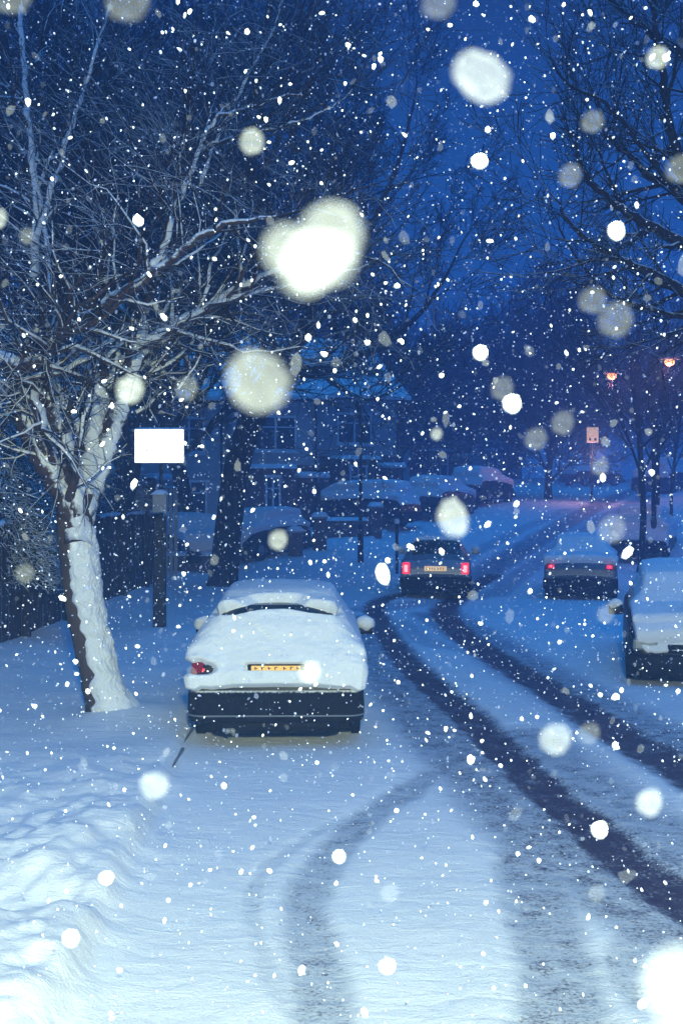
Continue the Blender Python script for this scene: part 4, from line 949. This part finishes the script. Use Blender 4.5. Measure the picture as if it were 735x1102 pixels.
for (px, py, rx, ry, tl, Y, kd, lab) in BIG:
    p = at(px, py, Y); k_ = Y / F; b = MB(); o_ = Vector((0, 0, 0))
    if kd == 'heart':
        for dx, dy, r in ((20, -15, 35), (-29, -1, 25), (-8, 22, 28), (20, 10, 28), (0, 12, 32)): b.ball((dx * k_, 0, -dy * k_), r * k_, r * k_ * .7, r * k_, 3, .08)
        ob = b.build('snowflake', M['big'], None, True)
    else:
        mt = Matrix.Rotation(math.radians(-tl), 3, 'Y'); b.ball((0, 0, 0), rx * k_, min(rx, ry) * k_ * .6, ry * k_, 3, .22, mt)
        ob = b.build('snowflake', M['big' if kd == 'flake' and Y < .4 else kd], None, True)
    ob.location = p; tag(ob, lab, 'snowflake', 'large snowflakes drifting close by')

# ------------------------------------------------------------------ air
hz = MB(); hz.box(-170, 190, -25, 135, -1.4, 23); ho = hz.build('haze', M['snow']); tag(ho, 'pale bluish snowfall haze filling the air', 'haze', kind='stuff')
hm = bpy.data.materials.new('haze_air'); hm.use_nodes = True; nt = hm.node_tree; nt.nodes.clear(); out = nt.nodes.new('ShaderNodeOutputMaterial'); pv = nt.nodes.new('ShaderNodeVolumePrincipled')
pv.inputs['Color'].default_value = (.28, .52, 1, 1); pv.inputs['Density'].default_value = .0125; pv.inputs['Anisotropy'].default_value = .75; nt.links.new(pv.outputs[0], out.inputs['Volume'])
ho.data.materials.clear(); ho.data.materials.append(hm)

# ------------------------------------------------------------------ light
w = bpy.data.worlds.new('World'); sc.world = w; w.use_nodes = True; nt = w.node_tree; bg = nt.nodes['Background']
sky = nt.nodes.new('ShaderNodeTexSky'); sky.sky_type = 'NISHITA'; sky.sun_disc = False; sky.sun_elevation = math.radians(-3); sky.sun_rotation = math.radians(200); sky.ozone_density = 6; sky.air_density = 1.5
tc = nt.nodes.new('ShaderNodeTexCoord'); sp_ = nt.nodes.new('ShaderNodeSeparateXYZ'); nt.links.new(tc.outputs['Generated'], sp_.inputs[0])
rp = nt.nodes.new('ShaderNodeValToRGB'); nt.links.new(sp_.outputs['Z'], rp.inputs['Fac'])
rp.color_ramp.elements[0].position = 0; rp.color_ramp.elements[0].color = (.016, .24, .85, 1); rp.color_ramp.elements[1].position = 1.0; rp.color_ramp.elements[1].color = (.018, .66, 1.95, 1)
e2 = rp.color_ramp.elements.new(.55); e2.color = (.012, .065, .22, 1); e = rp.color_ramp.elements.new(.40); e.color = (.012, .042, .14, 1)
sc1 = nt.nodes.new('ShaderNodeVectorMath'); sc1.operation = 'SCALE'; sc1.inputs['Scale'].default_value = 10.0; nt.links.new(rp.outputs['Color'], sc1.inputs[0])
mx = nt.nodes.new('ShaderNodeMix'); mx.data_type = 'RGBA'; mx.inputs['Factor'].default_value = .9; nt.links.new(sky.outputs[0], mx.inputs['A']); nt.links.new(sc1.outputs[0], mx.inputs['B'])
nt.links.new(mx.outputs['Result'], bg.inputs['Color']); bg.inputs['Strength'].default_value = .1
sn = bpy.data.lights.new('dusk_sun', 'SUN'); sn.energy = .3; sn.angle = math.radians(30); sn.color = (.08, .42, 1.0); so = bpy.data.objects.new('dusk_sun', sn); C.objects.link(so); so.rotation_euler = (math.radians(38), 0, math.radians(20))
# the photographer's lamp behind the camera that lights the near flakes and the foreground
fl = bpy.data.lights.new('lamp_behind_camera', 'SPOT'); fl.energy = 7000; fl.color = (.98, 1.06, .60); fl.shadow_soft_size = .25; fl.spot_size = math.radians(104); fl.spot_blend = 1.0
fo = bpy.data.objects.new('lamp_behind_camera', fl); C.objects.link(fo); fo.location = (.4, -1.6, 4.1); fo.rotation_euler = (math.radians(90 - 30), 0, math.radians(2))

# ------------------------------------------------------------------ camera
cam = bpy.data.cameras.new('camera'); co = bpy.data.objects.new('camera', cam); C.objects.link(co); sc.camera = co
co.location = (0, 0, CAMZ); co.rotation_euler = (PI / 2, 0, 0); cam.sensor_fit = 'VERTICAL'; cam.sensor_height = 36; cam.lens = F * 36 / 1102
cam.shift_y = (HY - 551) / 1102; cam.clip_start = .02; cam.clip_end = 1000
cam.dof.use_dof = True; cam.dof.focus_distance = 14; cam.dof.aperture_fstop = 20
sc.view_settings.view_transform = 'Standard'; sc.view_settings.look = 'None'; sc.view_settings.gamma = 1; sc.view_settings.exposure = 0
try:
    cy = sc.cycles; cy.use_denoising = True; cy.max_bounces = 5; cy.diffuse_bounces = 2; cy.glossy_bounces = 2; cy.transparent_max_bounces = 12; cy.volume_bounces = 1; cy.sample_clamp_indirect = 4; cy.use_adaptive_sampling = True
except Exception as ex: print(ex)
